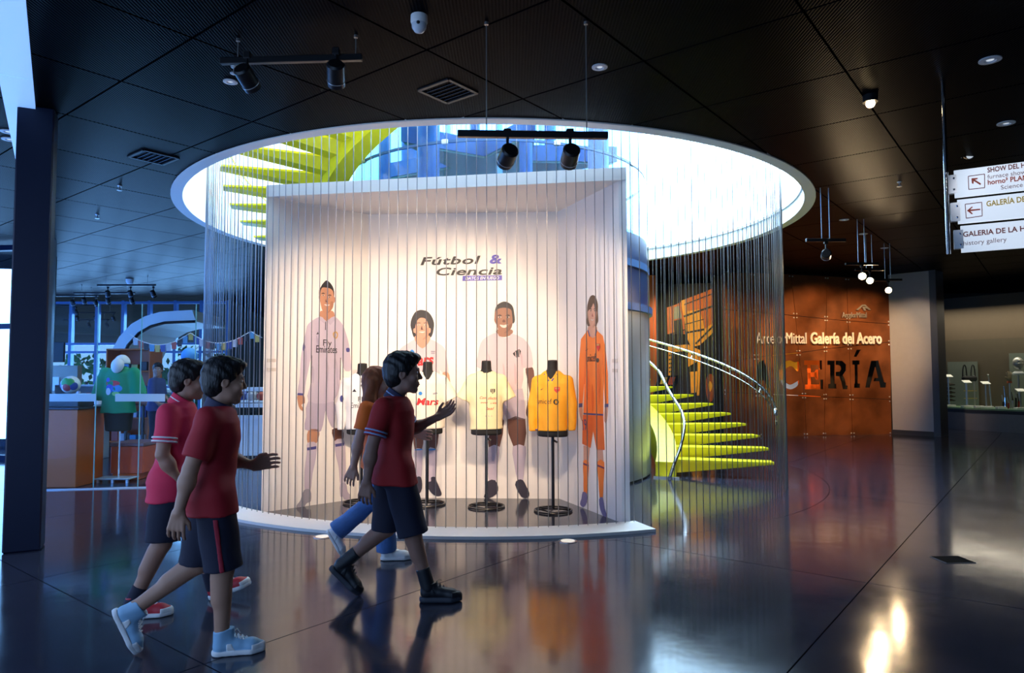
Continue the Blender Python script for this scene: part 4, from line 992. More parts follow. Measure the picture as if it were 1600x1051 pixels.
for (px, py), tg, pw in (((793, 244), (-1.2, 8.2, 1.5), 130), ((891, 244), (0.1, 8.2, 1.5), 130)):
    e, d = spot_head(t, at_y(px, py, 4.46), tg, 0.15, 0.057); spot_lamp('booth_spot', e, d, pw * 3.0, WARM, 62)
t = track('black track with two spotlights under the ceiling at the upper left', at_z(345, 96, 3.66), at_z(566, 90, 3.66), (0.12, 0.95), group='tracks aimed at the booth')
for (px, py), tg, pw in (((386, 122), (-1.0, 8.3, 1.4), 120), ((525, 116), (-1.9, 8.0, 1.3), 120)):
    p = at_z(px, py, 3.53); e, d = spot_head(t, p, tg, 0.17, 0.06); spot_lamp('booth_spot', e, d, pw * 2.8, WARM, 56)
# third track, over the right of the frame, lights the left booth wall and the sign
def ceiling_disc(px, py, r, label, lit=None, name='downlight'):
    p = at_z(px, py, ZC); t = empty(name, p, label, 'ceiling light', 'recessed round ceiling lights')
    MB().lathe([(r, -.001), (r, -.008), (r * .55, -.012), (r * .45, .02), (0.0001, .02)], 24, p).build('bezel', mat('pale_bezel', (0.5, 0.55, 0.62), 0.4), t, 40)
    MB().lathe([(0.0001, -.006), (r * .34, -.004), (r * .34, .01), (0.0001, .01)], 16, p).build('lamp', lit or M_COOLLENS, t, 40)
    return p
ceiling_disc(360, 127, 0.055, 'round recessed ceiling light just left of the upper left track')
ceiling_disc(937, 104, 0.06, 'round recessed ceiling light in the black ceiling right above the booth')
ceiling_disc(1547, 93, 0.075, 'round recessed ceiling light near the upper right corner')
ceiling_disc(1572, 192, 0.075, 'round recessed ceiling light just above the hanging signs')
ceiling_disc(1319, 343, 0.07, 'round recessed ceiling light among the hung spotlights, leftmost')
ceiling_disc(1349, 365, 0.07, 'round recessed ceiling light among the hung spotlights, middle')
ceiling_disc(1382, 387, 0.07, 'round recessed ceiling light among the hung spotlights, rightmost')
ceiling_disc(13, 205, 0.07, 'round ceiling light left of the thick column, nearer one')
ceiling_disc(15, 217, 0.07, 'round ceiling light left of the thick column, farther one')
# the bright lamp in the ceiling, upper right
p = at_z(1360, 158, ZC - 0.05); t = empty('bright_downlight', p, 'glaring warm ceiling spotlight shining toward the room at the upper right', 'ceiling light')
MB().lathe([(0.06, .05), (0.06, -.01), (0.05, -.01), (0.045, .01), (0.0001, .012)], 20, p).build('housing', M_BLACKMETAL, t, 40)
MB().ball(p - Vector((0, 0, .02)), 0.036).build('lamp', M_WARM, t, True)
light('glare_lamp', 'SPOT', p - Vector((0, 0.02, .09)), 30, (1, .8, .55), (1.2, 0.5, 0), spot_size=1.5, spot_blend=.8, shadow_soft_size=.04)
# dome camera, sprinklers, vents
p = at_z(655, 25, ZC); t = empty('dome_camera', p, 'white dome security camera on the black ceiling above the booth', 'camera')
MB().lathe([(0.055, 0), (0.056, -.04), (0.05, -.055)], 24, p).build('base', M_WHITE, t, 40)
MB().lathe([(0.05, -.05), (0.047, -.08), (0.03, -.105), (0.0001, -.115)], 24, p).build('dome', mat('camera_dome', (0.6, 0.63, 0.68), 0.25), t, 40)
MB().ball(p + Vector((0.0, -.045, -.065)), .012).build('lens', M_DARK, t)
def sprinkler(px, py, label):
    p = at_z(px, py, ZC); t = empty('sprinkler', p, label, 'sprinkler', 'ceiling sprinklers')
    MB().lathe([(0.028, 0), (0.024, -.012), (0.008, -.016), (0.008, -.05), (0.012, -.055)], 14, p).build('body', M_ALU, t, 40)
    MB().lathe([(0.0001, -.062), (0.03, -.060), (0.03, -.056), (0.0001, -.056)], 12, p).build('deflector', M_ALU, t)
    MB().tube([p + Vector((.008, 0, -.03)), p + Vector((.018, 0, -.045)), p + Vector((.01, 0, -.058))], .003, 5).build('frame', M_ALU, t)
sprinkler(366, 103, 'small sprinkler head beside the upper left spotlight track'); sprinkler(1405, 284, 'small sprinkler head on the black ceiling left of the signs')
sprinkler(187, 290, 'small sprinkler head on the blue lit ceiling at the left'); sprinkler(152, 335, 'small sprinkler head lower down on the blue lit ceiling')
def vent(px, py, s, label):
    p = at_z(px, py, ZC - .004); t = empty('ceiling_vent', p, label, 'vent', 'square vents in the ceiling')
    R = Matrix.Rotation(math.atan2(E1.y, E1.x), 3, 'Z'); ms = mat('vent_frame', (0.012, 0.012, 0.014), 0.5)
    for sx, sy, w_, h_ in ((0, 1, s, .03), (0, -1, s, .03), (1, 0, .03, s), (-1, 0, .03, s)):
        MB().box(p + R @ Vector((sx * s / 2, sy * s / 2, 0)), (w_, h_, .015), R).build('frame', ms, t)
    for k in range(6): MB().box(p + R @ Vector((0, (k - 2.5) * s / 6.5, .01)), (s, .05, .004), R @ Matrix.Rotation(.6, 3, 'X')).build('slat', M_BLACKMETAL, t)
vent(700, 143, 0.34, 'square black ceiling vent above the booth'); vent(240, 246, 0.36, 'square black ceiling vent at the left of the round opening')

# spotlights hung on long rods before the rusted wall
def hung(px, py, Y, label, lit, target, px_top=None):
    p = at_y(px, py, Y); t = empty('hung_spotlight', p, label, 'spotlight', 'spotlights hung on long rods')
    spot_head(t, p, target, 0.17, 0.06, lit)
    for dx in (-.05, .05):
        MB().tube([p + Vector((dx, 0, .17)), (p.x + dx, p.y, ZC - .005)], 0.006, 5).build('rod', M_ALU, t)
    MB().box(p + Vector((0, 0, .185)), (.5, .04, .04), ch=.004).build('rail', M_BLACKMETAL, t)
    return p
pA = hung(1347, 431, 10.4, 'lit hung spotlight with glaring lamp, left one of the close pair', M_WARM, (0.6, 0, 0.9))
pB = hung(1359, 438, 11.6, 'lit hung spotlight with glaring lamp, right one of the close pair', M_WARM, (0.6, 0, 0.9))
pC = hung(1388, 453, 12.4, 'lit hung spotlight with glaring lamp in front of the grey pier', M_WARM, (0.6, 0, 0.9))
for p in (pA, pB, pC):
    light('hung_lamp', 'SPOT', p + (Vector((.6, 0, .9)) - p).normalized() * .13, 36, (1, .72, .42), (1.5, 3, 0), spot_size=1.6, spot_blend=.8, shadow_soft_size=.06)
pD = hung(1291, 398, 8.6, 'unlit looking hung spotlight with barn doors right of the round opening', None, (7.0, 16.2, 2.0))
pE = hung(1509, 238, 7.4, 'black hung spotlight just above the left end of the signs', None, (5.2, 5.6, 2.8))
light('rust_wall_spot', 'SPOT', (6.5, 13.6, 3.6), 420, (1.0, 0.55, 0.22), (7.2, 16.2, 1.9), spot_size=1.15, spot_blend=.6, shadow_soft_size=.04)
light('rust_wall_spot', 'SPOT', (8.1, 14.0, 3.6), 380, (1.0, 0.55, 0.22), (8.3, 16.4, 2.0), spot_size=1.1, spot_blend=.6, shadow_soft_size=.04)
light('rust_wall_spot', 'SPOT', (5.4, 13.2, 3.6), 260, (1.0, 0.55, 0.22), (6.0, 16.0, 1.7), spot_size=1.1, spot_blend=.7, shadow_soft_size=.04)  # unseen spot added to brighten the lettering at the left
light('pier_spot', 'SPOT', (8.6, 14.4, 3.4), 170, (1.0, 0.72, 0.45), (9.4, 16.2, 2.3), spot_size=.9, spot_blend=.8, shadow_soft_size=.04)
light('letter_backlight', 'POINT', RW.pt(2.6, 2.4, -.2), 6, (1, .8, .6), shadow_soft_size=.05)

# ------------------------------------------------------------------ hanging direction signs, upper right
sa = at_y(1491, 391, 5.45); sb = at_y(1600, 384, 5.22)
SP = Plane((sa.x, sa.y), (sb.x, sb.y)); SP.len = 1.5
M_SIGN = mat('white_sign_board', (0.85, 0.85, 0.85), 0.35, vary=0.01, emit=(.75, .87, 1.0), es=0.55); SIGNRED = mat('sign_dark_red', (0.30, 0.02, 0.012), 0.5); SIGNBR = mat('sign_red', (0.62, 0.06, 0.01), 0.5); SIGNYE = mat('sign_yellow', (0.80, 0.50, 0.02), 0.5); SIGNGR = mat('sign_grey_red', (0.45, 0.28, 0.28), 0.5)  # board emission stands in for the strong spot light on it
zt = [at_y(1490, y, 5.45).z for y in (267, 309, 313, 350, 354, 395)]
post = empty('sign_post', (sa.x - .035, sa.y + .01, 2.2), 'slim steel post hanging from the ceiling that carries the three signs', 'post')
MB().tube([(sa.x - .045, sa.y, zt[5] - .01), (sa.x - .045, sa.y, ZC)], 0.016, 10).build('tube', M_CHROME, post, 40)
x0s = [at_y(px, 300, 5.45).x - sa.x for px in (1489, 1492, 1495)]
for k in range(3):
    z1, z0 = zt[2 * k], zt[2 * k + 1]
    c = empty('hanging_sign', SP.pt(0.3, z0), ['top white hanging sign with diagonal arrow and four lines of text', 'middle white hanging sign with left arrow and yellow word', 'bottom white hanging sign with two lines of text and no arrow'][k], 'sign', 'hanging direction signs')
    u0 = x0s[k] + .01
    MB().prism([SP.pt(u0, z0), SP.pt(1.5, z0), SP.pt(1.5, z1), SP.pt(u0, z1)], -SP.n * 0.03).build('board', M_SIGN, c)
    zm = (z0 + z1) / 2
    br = MB().prism([SP.pt(u0 - .048, zm - .075, .008), SP.pt(u0 + .016, zm - .075, .008), SP.pt(u0 + .016, zm + .075, .008), SP.pt(u0 - .048, zm + .075, .008)], -SP.n * 0.05).build('bracket', M_ALU, c)
    for dz in (-.045, .045): MB().ball(SP.pt(u0 - .002, zm + dz, .01), .009, 8, 6).build('screw', M_CHROME, br)
    def ln(s, px0, py0, px1, py1, h, m, **kw):
        g = MB(); P0 = SP.hit(px0, py0, .002); P1 = SP.hit(px1, py1, .002); put_text(g, s, P0, P1, SP.n, h, 0.003, **kw); g.build('lettering', m, c)
    def px(x, y): return SP.hit(1470 + x / 6.18, 230 + y / 6.18, .002)
    def frame(a, b, cc, d):
        g = MB(); q = [Vector(v) for v in (a, b, cc, d)]
        for i in range(4): g.tube([q[i], q[(i + 1) % 4]], .003, 4)
        g.build('arrow_frame', SIGNRED, c)
    if k == 0:
        ln('SHOW DEL HORNO', 1543, 269.5, 1633, 257, .038, SIGNRED, bold=.02); ln('furnace show', 1543, 279.5, 1603, 271.5, .033, SIGNGR)
        ln('horno³ PLANTA', 1543.5, 288.5, 1622, 278.5, .038, SIGNBR, bold=.02); ln('Science', 1564, 296, 1598, 291.5, .033, SIGNGR)
        frame(px(265, 280), px(422, 258), px(424, 390), px(270, 407))
        g = MB(); g.prism([px(295, 300), px(360, 296), px(350, 310), px(328, 313), px(388, 350), px(383, 366), px(318, 325), px(316, 352), px(300, 350)], SP.n * .003); g.build('arrow', SIGNBR, c)
    elif k == 1:
        ln('GALERÍA DEL ACERO', 1541.5, 322.5, 1650, 308.5, .042, SIGNYE, bold=.02)
        frame(px(235, 550), px(395, 530), px(400, 662), px(245, 685))
        g = MB(); g.prism([px(252, 612), px(300, 572), px(308, 578), px(283, 602), px(380, 593), px(382, 605), px(285, 617), px(308, 640), px(300, 648)], SP.n * .003); g.build('arrow', SIGNBR, c)
    else:
        ln('GALERIA DE LA HISTORIA', 1505, 370, 1651, 355.5, .040, SIGNRED, bold=.02); ln('history gallery', 1505.5, 383.5, 1573, 377, .036, SIGNGR)
light('sign_spot', 'SPOT', (2.6, 3.6, 3.5), 36, (.95, .96, 1.0), SP.pt(.5, 2.85), spot_size=.55, spot_blend=.7, shadow_soft_size=.05)

# ------------------------------------------------------------------ excavator truck mural and its board, behind the stair
MU = Plane((3.75, 17.3), (5.75, 16.9))
mu = empty('truck_mural', (4.7, 17.2, 0), 'dark mural showing a huge orange mining truck, seen through the cables behind the stair', 'mural')
def mpx(x, y): return (1000 + x / 5.005, 410 + y / 5.005)
MUOFF = 0.0
def mpart(name, m, loops, layer, smooth=0):
    g = MB()
    for lp in loops:
        if smooth: lp = smooth_loop(lp, smooth)
        g.prism([MU.hit(*mpx(x, y), 0.01 + .004 * layer) for x, y in lp], MU.n * 0.0035)
    return g.build(name, m, mu)
MB().prism([MU.pt(-.3, .0), MU.pt(2.2, .0), MU.pt(2.2, 3.7), MU.pt(-.3, 3.7)], -MU.n * 0.05).build('board', M_BLACKWALL, mu)
def TM(n, c): return mat('truck_' + n, c, 0.5, vary=0.25, scale=5)
T1, T2, T3, T4, T5 = TM('orange', (0.55, 0.13, 0.012)), TM('amber', (0.85, 0.36, 0.02)), TM('rust', (0.35, 0.07, 0.01)), TM('red', (0.5, 0.05, 0.01)), TM('black', (0.015, 0.012, 0.01))
mpart('dump_body', T1, [[(318, 300), (500, 232), (735, 125), (745, 390), (600, 520), (470, 645), (400, 662), (372, 600), (345, 440)]], 1)
mpart('dump_front', T2, [[(318, 300), (365, 282), (372, 380), (470, 365), (485, 430), (505, 520), (560, 480), (740, 330), (745, 392), (600, 520), (470, 645), (400, 662), (372, 600), (345, 440)]], 2)
mpart('rib', T2, [[(385, 400), (405, 395), (420, 530), (405, 535)], [(440, 385), (460, 380), (480, 500), (465, 510)]], 3)
mpart('shadow_line', T5, [[(340, 415), (660, 300), (660, 318), (500, 372), (345, 430)], [(355, 545), (500, 515), (502, 530), (358, 556)], [(345, 325), (740, 172), (740, 180), (346, 334)], [(350, 480), (500, 440), (500, 446), (351, 488)], [(430, 630), (730, 330), (736, 338), (440, 640)]], 4)
mpart('cab', T1, [[(210, 352), (265, 335), (340, 300), (352, 560), (215, 560)]], 0)
mpart('windscreen', TM('glass', (0.28, 0.30, 0.22)), [[(268, 348), (308, 338), (326, 432), (264, 445)]], 2)
mpart('grille', T5, [[(262, 455), (328, 440), (340, 560), (270, 560)], [(220, 560), (352, 520), (352, 528), (222, 568)]], 2)
mpart('deck', T2, [[(218, 650), (380, 640), (385, 690), (220, 702)]], 1)
mpart('ladder', T2, [[(222, 700), (246, 700), (242, 885), (222, 885)]], 1)
mpart('rung', T5, [[(226, 720 + k * 32), (244, 718 + k * 32), (244, 730 + k * 32), (226, 733 + k * 32)] for k in range(5)], 2)
mpart('strut', T2, [[(372, 640), (480, 690), (470, 760), (378, 815)], [(450, 690), (476, 700), (462, 1040), (446, 1040)]], 3)
mpart('fender', T2, [[(388, 855), (450, 850), (440, 1015), (400, 1022)]], 4)
mpart('panel', T4, [[(640, 560), (745, 395), (750, 620), (630, 640)], [(590, 650), (636, 640), (636, 790), (592, 760)]], 2)
mpart('rear_frame', T3, [[(560, 590), (660, 480), (690, 470), (640, 600), (590, 660)]], 3)
mpart('tyre', T3, [[(512, 960), (525, 890), (550, 870), (575, 890), (590, 970), (575, 1060), (550, 1090), (525, 1060)]], 2, 3)
mpart('hub', T2, [[(532, 965), (548, 925), (566, 965), (548, 1010)]], 3, 3)
light('mural_spot', 'SPOT', (3.2, 14.8, 3.6), 280, (1, .72, .4), (4.9, 17.1, 2.1), spot_size=1.2, spot_blend=.6, shadow_soft_size=.05)
t = empty('reading_board', (3.95, 15.6, 0), 'slanted reading board with a yellow and a red sheet standing behind the stair treads', 'display board')
q = [at_y(x, y, 15.6) for x, y in ((1029, 587), (1064, 586), (1050, 618), (1020, 618))]
MB().prism(q, (0, .03, 0)).build('board', M_BLACKMETAL, t)
MB().prism([at_y(x, y, 15.57) for x, y in ((1034, 590), (1043, 589), (1040, 600), (1031, 600))], (0, .01, 0)).build('sheet', T2, t)
MB().prism([at_y(x, y, 15.57) for x, y in ((1047, 589), (1056, 588.5), (1051, 601), (1043, 601))], (0, .01, 0)).build('sheet', T4, t)
for x in (3.55, 3.85): MB().tube([(x, 15.65, 0), (x, 15.65, .95)], .02, 6).build('leg', M_BLACKMETAL, t)

# ------------------------------------------------------------------ glass showcase at the far right
VA, VB = Vector((11.05, 18.6, 0)), Vector((13.1, 15.2, 0)); VP = Plane(VA, VB)
vc = empty('glass_showcase', VP.pt(1.2, 0), 'long low grey showcase with glass front at the far right', 'showcase')
M_VBASE = mat('showcase_grey', (0.30, 0.28, 0.29), 0.6)
MB().prism([VP.pt(-.6, 0), VP.pt(4.6, 0), VP.pt(4.6, .44), VP.pt(-.6, .44)], -VP.n * 1.1).build('base', M_VBASE, vc)
MB().prism([VP.pt(-.6, .44, .03), VP.pt(4.6, .44, .03), VP.pt(4.6, .52, .03), VP.pt(-.6, .52, .03)], -VP.n * 1.1).build('ledge', mat('dark_slate', (.04, .045, .06), .5), vc)
MB().prism([VP.pt(-.6, .52), VP.pt(4.6, .52), VP.pt(4.6, .56), VP.pt(-.6, .56)], -VP.n * 1.05).build('shelf', mat('pale_green_shelf', (.25, .42, .25), .4), vc)
MB().prism([VP.pt(-.6, .56, -1.06), VP.pt(4.6, .56, -1.06), VP.pt(4.6, 3.5, -1.06), VP.pt(-.6, 3.5, -1.06)], -VP.n * .04).build('back_panel', mat('olive_brown_panel', (.10, .075, .045), .7), vc)
for k in range(4):
    MB().prism([VP.pt(-.6 + k * 1.3 + .005, .56, -.02), VP.pt(.7 + k * 1.3 - .005, .56, -.02), VP.pt(.7 + k * 1.3 - .005, 2.3, -.02), VP.pt(-.6 + k * 1.3 + .005, 2.3, -.02)], -VP.n * .01).build('glass_pane', M_GLASS, vc)
for u0, z1 in ((.15, 1.75), (1.65, 1.95)):
    MB().prism([VP.pt(u0, .56, -1.0), VP.pt(u0 + .75, .56, -1.0), VP.pt(u0 + .75, z1, -1.0), VP.pt(u0, z1, -1.0)], -VP.n * .03).build('hanging_board', mat('grey_green_board', (.16, .18, .14), .7), vc)
light('showcase_light', 'AREA', VP.pt(1.4, 3.2, -.45), 55, (1, .88, .68), VP.pt(1.4, 0, -.5), shape='RECTANGLE', size=3.6, size_y=.3)
M_TAG = mat('caption_card', (.85, .80, .68), .5, emit=(1, .93, .75), es=.35); M_ROD = mat('grey_rod', (.5, .5, .48), .35, metal=.6)
def vpos(px, off): 
    p = VP.hit(px, 600, off); return Vector((p.x, p.y, .56))
def vitem(name, px, off, label, cat, group=None):
    p = vpos(px, off); return empty(name, p, label, cat, group), p
def vz(py, p): return 1.5 + (581 - py) / 1077 * p.y
def caption(px, py, lab, plinth=True):
    t, p = vitem('caption_stand', px, -.22, lab, 'caption stand', 'captions in the showcase'); z = vz(py, p)
    MB().tube([p, (p.x, p.y, z)], .016, 8).build('post', M_ROD, t)
    MB().box((p.x, p.y, z + .01), (.20, .12, .012), Matrix.Rotation(.5, 3, 'X')).build('card', M_TAG, t)
    MB().box((p.x, p.y, .585), (.28, .14, .05), ch=.006).build('plinth', M_WHITE, t)
caption(1482, 589, 'lit caption card on a post before the stack of dark discs'); caption(1510.5, 598, 'lit caption card on a post before the tool rack'); caption(1540, 600, 'lit caption card on a post in the middle of the showcase'); caption(1594, 611.5, 'lit caption card on a post under the face mask')
t, p = vitem('insulator_stack', 1483, -.55, 'stack of dark discs on a rod at the left of the showcase', 'exhibit')
MB().tube([p, (p.x, p.y, vz(592, p))], .02, 8).build('rod', M_ROD, t)
for k in range(5): MB().lathe([(.03, .0), (.13, .02), (.14, .045), (.05, .07), (.03, .075)], 18, (p.x, p.y, .68 + k * .105)).build('disc', mat('dark_porcelain', (.05, .03, .025), .2), t, 40)
t, p = vitem('tool_rack', 1515, -.6, 'metal rack with hanging dark tongs and two rungs in the showcase', 'exhibit')
for dx in (-.1, .12): MB().tube([p + Vector((dx, 0, 0)), p + Vector((dx, 0, .82))], .013, 8).build('post', M_ROD, t)
for z in (.22, .42): MB().tube([p + Vector((-.16, 0, z)), p + Vector((.18, 0, z))], .012, 8).build('rung', mat('brass', (.5, .36, .12), .35, metal=.8), t)
for dx in (-.12, .10):
    MB().tube([p + Vector((dx + .09 * math.cos(a) * .6, 0, .78 + .32 * max(math.sin(a), 0))) for a in [i * PI / 10 for i in range(11)]], .014, 6).build('strap_loop', M_DARK, t)
MB().box(p + Vector((0, 0, .74)), (.40, .1, .14), ch=.04).build('harness', M_DARK, t)
t, p = vitem('pole_lamp', 1548, -.5, 'slim leaning pole with a small lamp head in the showcase', 'exhibit')
MB().tube([p, p + Vector((-.05, 0, .80))], .014, 8).build('pole', M_ROD, t); MB().ball(p + Vector((-.06, 0, .83)), .03).build('lamp_head', M_CHROME, t)
t, p = vitem('work_glove', 1577.5, -.5, 'tan work glove with red cuff standing on a post in the showcase', 'glove')
zb = vz(600, p); MB().tube([p, (p.x, p.y, zb)], .016, 8).build('post', M_ROD, t)
s = SDF((p.x - .14, p.y - .09, zb - .03), (p.x + .14, p.y + .09, zb + .34), .008)
s.ell((p.x, p.y, zb + .11), (.06, .03, .085), k=.01)
for k, (dx, l) in enumerate(((-.048, .085), (-.018, .11), (.014, .105), (.044, .085))): s.cone((p.x + dx * .8, p.y, zb + .16), (p.x + dx * 1.35, p.y, zb + .17 + l), .017, .014, .006)
s.cone((p.x - .04, p.y, zb + .09), (p.x - .10, p.y, zb + .155), .02, .015, .008)
s.build('glove', mat('tan_leather', (.42, .33, .20), .7), t)
MB().lathe([(.055, 0), (.05, .05), (.045, .05), (.05, 0)], 16, (p.x, p.y, zb)).build('cuff', mat('red_cuff', (.6, .1, .03), .6), t)
t, p = vitem('face_mask', 1592, -.5, 'silver face mask with pale collar on a post at the right of the showcase', 'mask')
zb = vz(586, p); MB().tube([p, (p.x, p.y, zb)], .018, 8).build('post', M_ROD, t)
s = SDF((p.x - .2, p.y - .18, zb), (p.x + .2, p.y + .18, zb + .5), .01); s.ell((p.x, p.y, zb + .27), (.125, .11, .15)); s.cone((p.x, p.y - .05, zb + .18), (p.x, p.y - .06, zb + .12), .05, .03, .03); s.cut((0, p.y + .05, 0), (0, 1, 0))
for q in (-1, 1): s.ell((p.x + q * .05, p.y - .115, zb + .29), (.035, .035, .022), op='sub')
s.build('mask', mat('silver_mask', (.62, .60, .55), .35, metal=.5), t)
MB().lathe([(.12, -.02), (.13, .02), (.08, .07), (.06, .07)], 20, (p.x, p.y, zb)).build('collar', M_WHITE, t, 40)
for k, (pxx, h, m, nm) in enumerate(((1566, .34, M_DARK, 'dark handled tool'), (1569.5, .55, M_CHROME, 'bright steel blade'), (1574, .28, SIGNRED, 'red handled tool'), (1581, .42, M_ROD, 'grey steel tool'), (1586, .55, M_DARK, 'dark hooked tool'), (1590, .38, SIGNRED, 'red and grey tool'))):
    t, p = vitem('hand_tool', pxx, -.36 - .03 * (k % 3), nm + ' standing upright in the showcase, number %s from the left' % ['one', 'two', 'three', 'four', 'five', 'six'][k], 'tool', 'tools in the showcase')
    MB().tube([p, p + Vector((.01, 0, h * .5))], .022, 8).build('handle', m, t)
    MB().tube([p + Vector((.01, 0, h * .5)), p + Vector((-.02, 0, h))], [.014, .008], 8).build('blade', M_CHROME if k % 2 else M_ROD, t)
for k, (pxx, lab) in enumerate(((1466, 'low white block at the left end of the showcase'), (1528, 'low white block between the middle captions'), (1562, 'low white block before the standing tools'))):
    p = vpos(pxx, -.12); o = MB().box((p.x, p.y, .59), (.22, .1, .06), ch=.006).build('display_block', M_WHITE); tag(o, lab, 'block', 'blocks in the showcase')

# ------------------------------------------------------------------ museum shop behind glass, left
GP = Plane((-6.4, 8.89), (-3.95, 9.24))
gs = empty('glass_partition', GP.pt(1, 0), 'tall frameless glass partition with frosted strips before the shop', 'glass partition')
GE = [0.0, .98, 1.52, 2.2]
for k, (u0, u1) in enumerate(zip(GE[:-1], GE[1:])):
    p = MB().prism([GP.pt(u0 + .004, .01), GP.pt(u1 - .004, .01), GP.pt(u1 - .004, 2.42), GP.pt(u0 + .004, 2.42)], -GP.n * .012).build('glass_pane', M_GLASS, gs)
    MB().prism([GP.pt(u1 - .012, .01, .001), GP.pt(u1 - .002, .01, .001), GP.pt(u1 - .002, 2.42, .001), GP.pt(u1 - .012, 2.42, .001)], -GP.n * .014).build('glass_edge', M_GREENEDGE, gs)
M_FROST = glass_mat('frosted_strip', (.72, .86, .90), .3, .55)
for a, b in ((72, 150), (180, 258)):
    q = [GP.hit(a, 627, .002), GP.hit(b, 627, .002), GP.hit(b, 615, .002), GP.hit(a, 615, .002)]
    MB().prism(q, GP.n * .002).build('frosted_strip', M_FROST, gs)
MB().prism([GP.pt(0, 0), GP.pt(2.2, 0), GP.pt(2.2, .015), GP.pt(0, .015)], -GP.n * .03).build('floor_channel', M_ALU, gs)
def boxat(name, p0, p1, m, parent=None, ch=.008):
    p0 = Vector(p0); p1 = Vector(p1); return MB().box((p0 + p1) / 2, [abs(q) for q in (p1 - p0)], ch=ch).build(name, m, parent)
c = empty('orange_counter', (-5.95, 9.4, 0), 'tall orange laminate counter beside the navy column, behind the glass', 'counter')
boxat('body', (-6.32, 9.15, .0), (-5.74, 9.75, 1.02), M_ORANGE, c); boxat('top', (-6.34, 9.13, 1.02), (-5.72, 9.77, 1.05), mat('dark_top', (.05, .04, .05), .3), c)
c = empty('low_orange_cabinet', (-5.5, 9.9, 0), 'low orange cabinet with purple brown top next to the tall orange counter', 'cabinet')
boxat('body', (-5.66, 9.78, .09), (-5.20, 10.3, .47), mat('deep_orange_laminate', (.48, .085, .03), .4), c); boxat('plinth', (-5.64, 9.8, 0), (-5.26, 10.2, .09), M_ORANGE, c); boxat('top', (-5.67, 9.77, .47), (-5.19, 10.31, .52), mat('mauve_top', (.16, .09, .10), .3), c)
o = boxat('display_box', (-6.2, 9.25, 1.05), (-5.80, 9.6, 1.22), mat('black_box', (.02, .02, .025), .3)); tag(o, 'black display box under the football on the orange counter', 'box')
bc = Vector((-6.02, 9.42, 1.345)); fb_ = empty('football', bc - Vector((0, 0, .12)), 'white football with green, red and blue curved patches on the black box', 'ball')
MB().ball(bc, .12, 28, 18).build('ball', M_WHITE, fb_, True)
for k, (d, m) in enumerate((((-.3, -1, .5), (.05, .35, .08)), ((.5, -1, .4), (.05, .35, .08)), ((.1, -1, -.35), (.45, .05, .05)), ((-.9, -.6, -.1), (.03, .08, .35)), ((.9, -.7, -.2), (.03, .08, .35)))):
    d = Vector(d).normalized(); R = Vector((0, 0, 1)).rotation_difference(d).to_matrix()
    MB().lathe([(0.0001, .1215), (.02, .1205), (.042, .115), (.055, .108), (.056, .102)], 14, bc, R).build('patch', mat('patch_%d' % (0 if m[1] > .3 else 1 if m[0] > .3 else 2), m, .35), fb_, True)
# green shirt on a stand with a white cap
def shop_shirt():
    b = at_z(166, 757, 0); r = empty('shirt_dummy', (0, 0, 0), 'dummy in a green shirt with a colourful print, standing behind the glass', 'shop dummy')
    s = SDF((-.4, -.25, .6), (.4, .25, 1.75), .011); s.loft([(0, 0, .93, .24, .14), (0, 0, 1.1, .225, .14), (0, 0, 1.35, .22, .135), (0, 0, 1.5, .20, .12), (0, 0, 1.6, .10, .08)], .02)
    for q in (-1, 1): s.cone((q * .19, 0, 1.50), (q * .275, 0, 1.22), .085, .10, .03)
    s.cut((0, 0, .95), (0, 0, -1)); s.ripple(.006, lambda X, Y, Z: np.sin(X * 25 + Z * 11) * np.sin(Z * 9 + X * 4))
    sh = s.build('shirt', mat('green_cloth', (.012, .30, .14), .8, bump=.1, bscale=30), r)
    bv = BVHTree.FromPolygons([p.co for p in sh.data.vertices], [tuple(p.vertices) for p in sh.data.polygons])
    for m, cx_, cz_, rx, rz in (((.7, .05, .05), -.02, 1.36, .10, .04), ((.05, .12, .6), -.06, 1.29, .06, .06), ((.06, .3, .7), .04, 1.29, .07, .05), ((.7, .75, .75), -.08, 1.25, .04, .05), ((.3, .7, .2), .03, 1.22, .05, .03), ((.05, .1, .5), -.09, 1.41, .03, .03)):
        g = MB(); L_ = disc2(cx_, cz_, rx, rz, 14); project_flat(g, bv, L_, [tuple(range(14))], (0, 0, 0), Vector((1, 0, 0)), Vector((0, 0, 1)), (0, 1, 0), .004); g.build('print', mat('shirt_print_%d' % int(m[0] * 10 + m[2] * 100), m, .6), r)
    s = SDF((-.3, -.2, .5), (.3, .2, 1.0), .012); s.loft([(0, 0, .70, .17, .12), (0, 0, .97, .20, .125)], .02); s.build('shorts', M_FORM, r)
    MB().tube([(.02, 0, .03), (.02, 0, .75)], .014, 8).build('pole', M_CHROME, r)
    MB().box((0, 0, .055), (.48, .26, .02), ch=.004).build('base_plate', mat('glass_base', (.35, .45, .5), .2), r)
    for x in (-.2, 0, .2):
        MB().box((x, -.1, .0225), (.03, .03, .045)).build('foot', M_ALU, r)
    MB().tube([(0, .0, 1.55), (0, 0, 1.66)], .05, 12).build('neck', M_FORM, r)
    r.location = (b.x, b.y + .25, 0); return r
sd_ = shop_shirt()
cp = empty('baseball_cap', Vector(sd_.location) + Vector((.03, 0, 1.64)), 'white baseball cap resting on the green shirt dummy', 'cap')
q = cp.location; s = SDF((q.x - .14, q.y - .26, q.z - .05), (q.x + .14, q.y + .14, q.z + .16), .007); s.ell((q.x, q.y, q.z), (.10, .11, .12)); s.cut((0, 0, q.z - .005), (0, 0, -1)); s.build('crown', M_WHITE, cp)
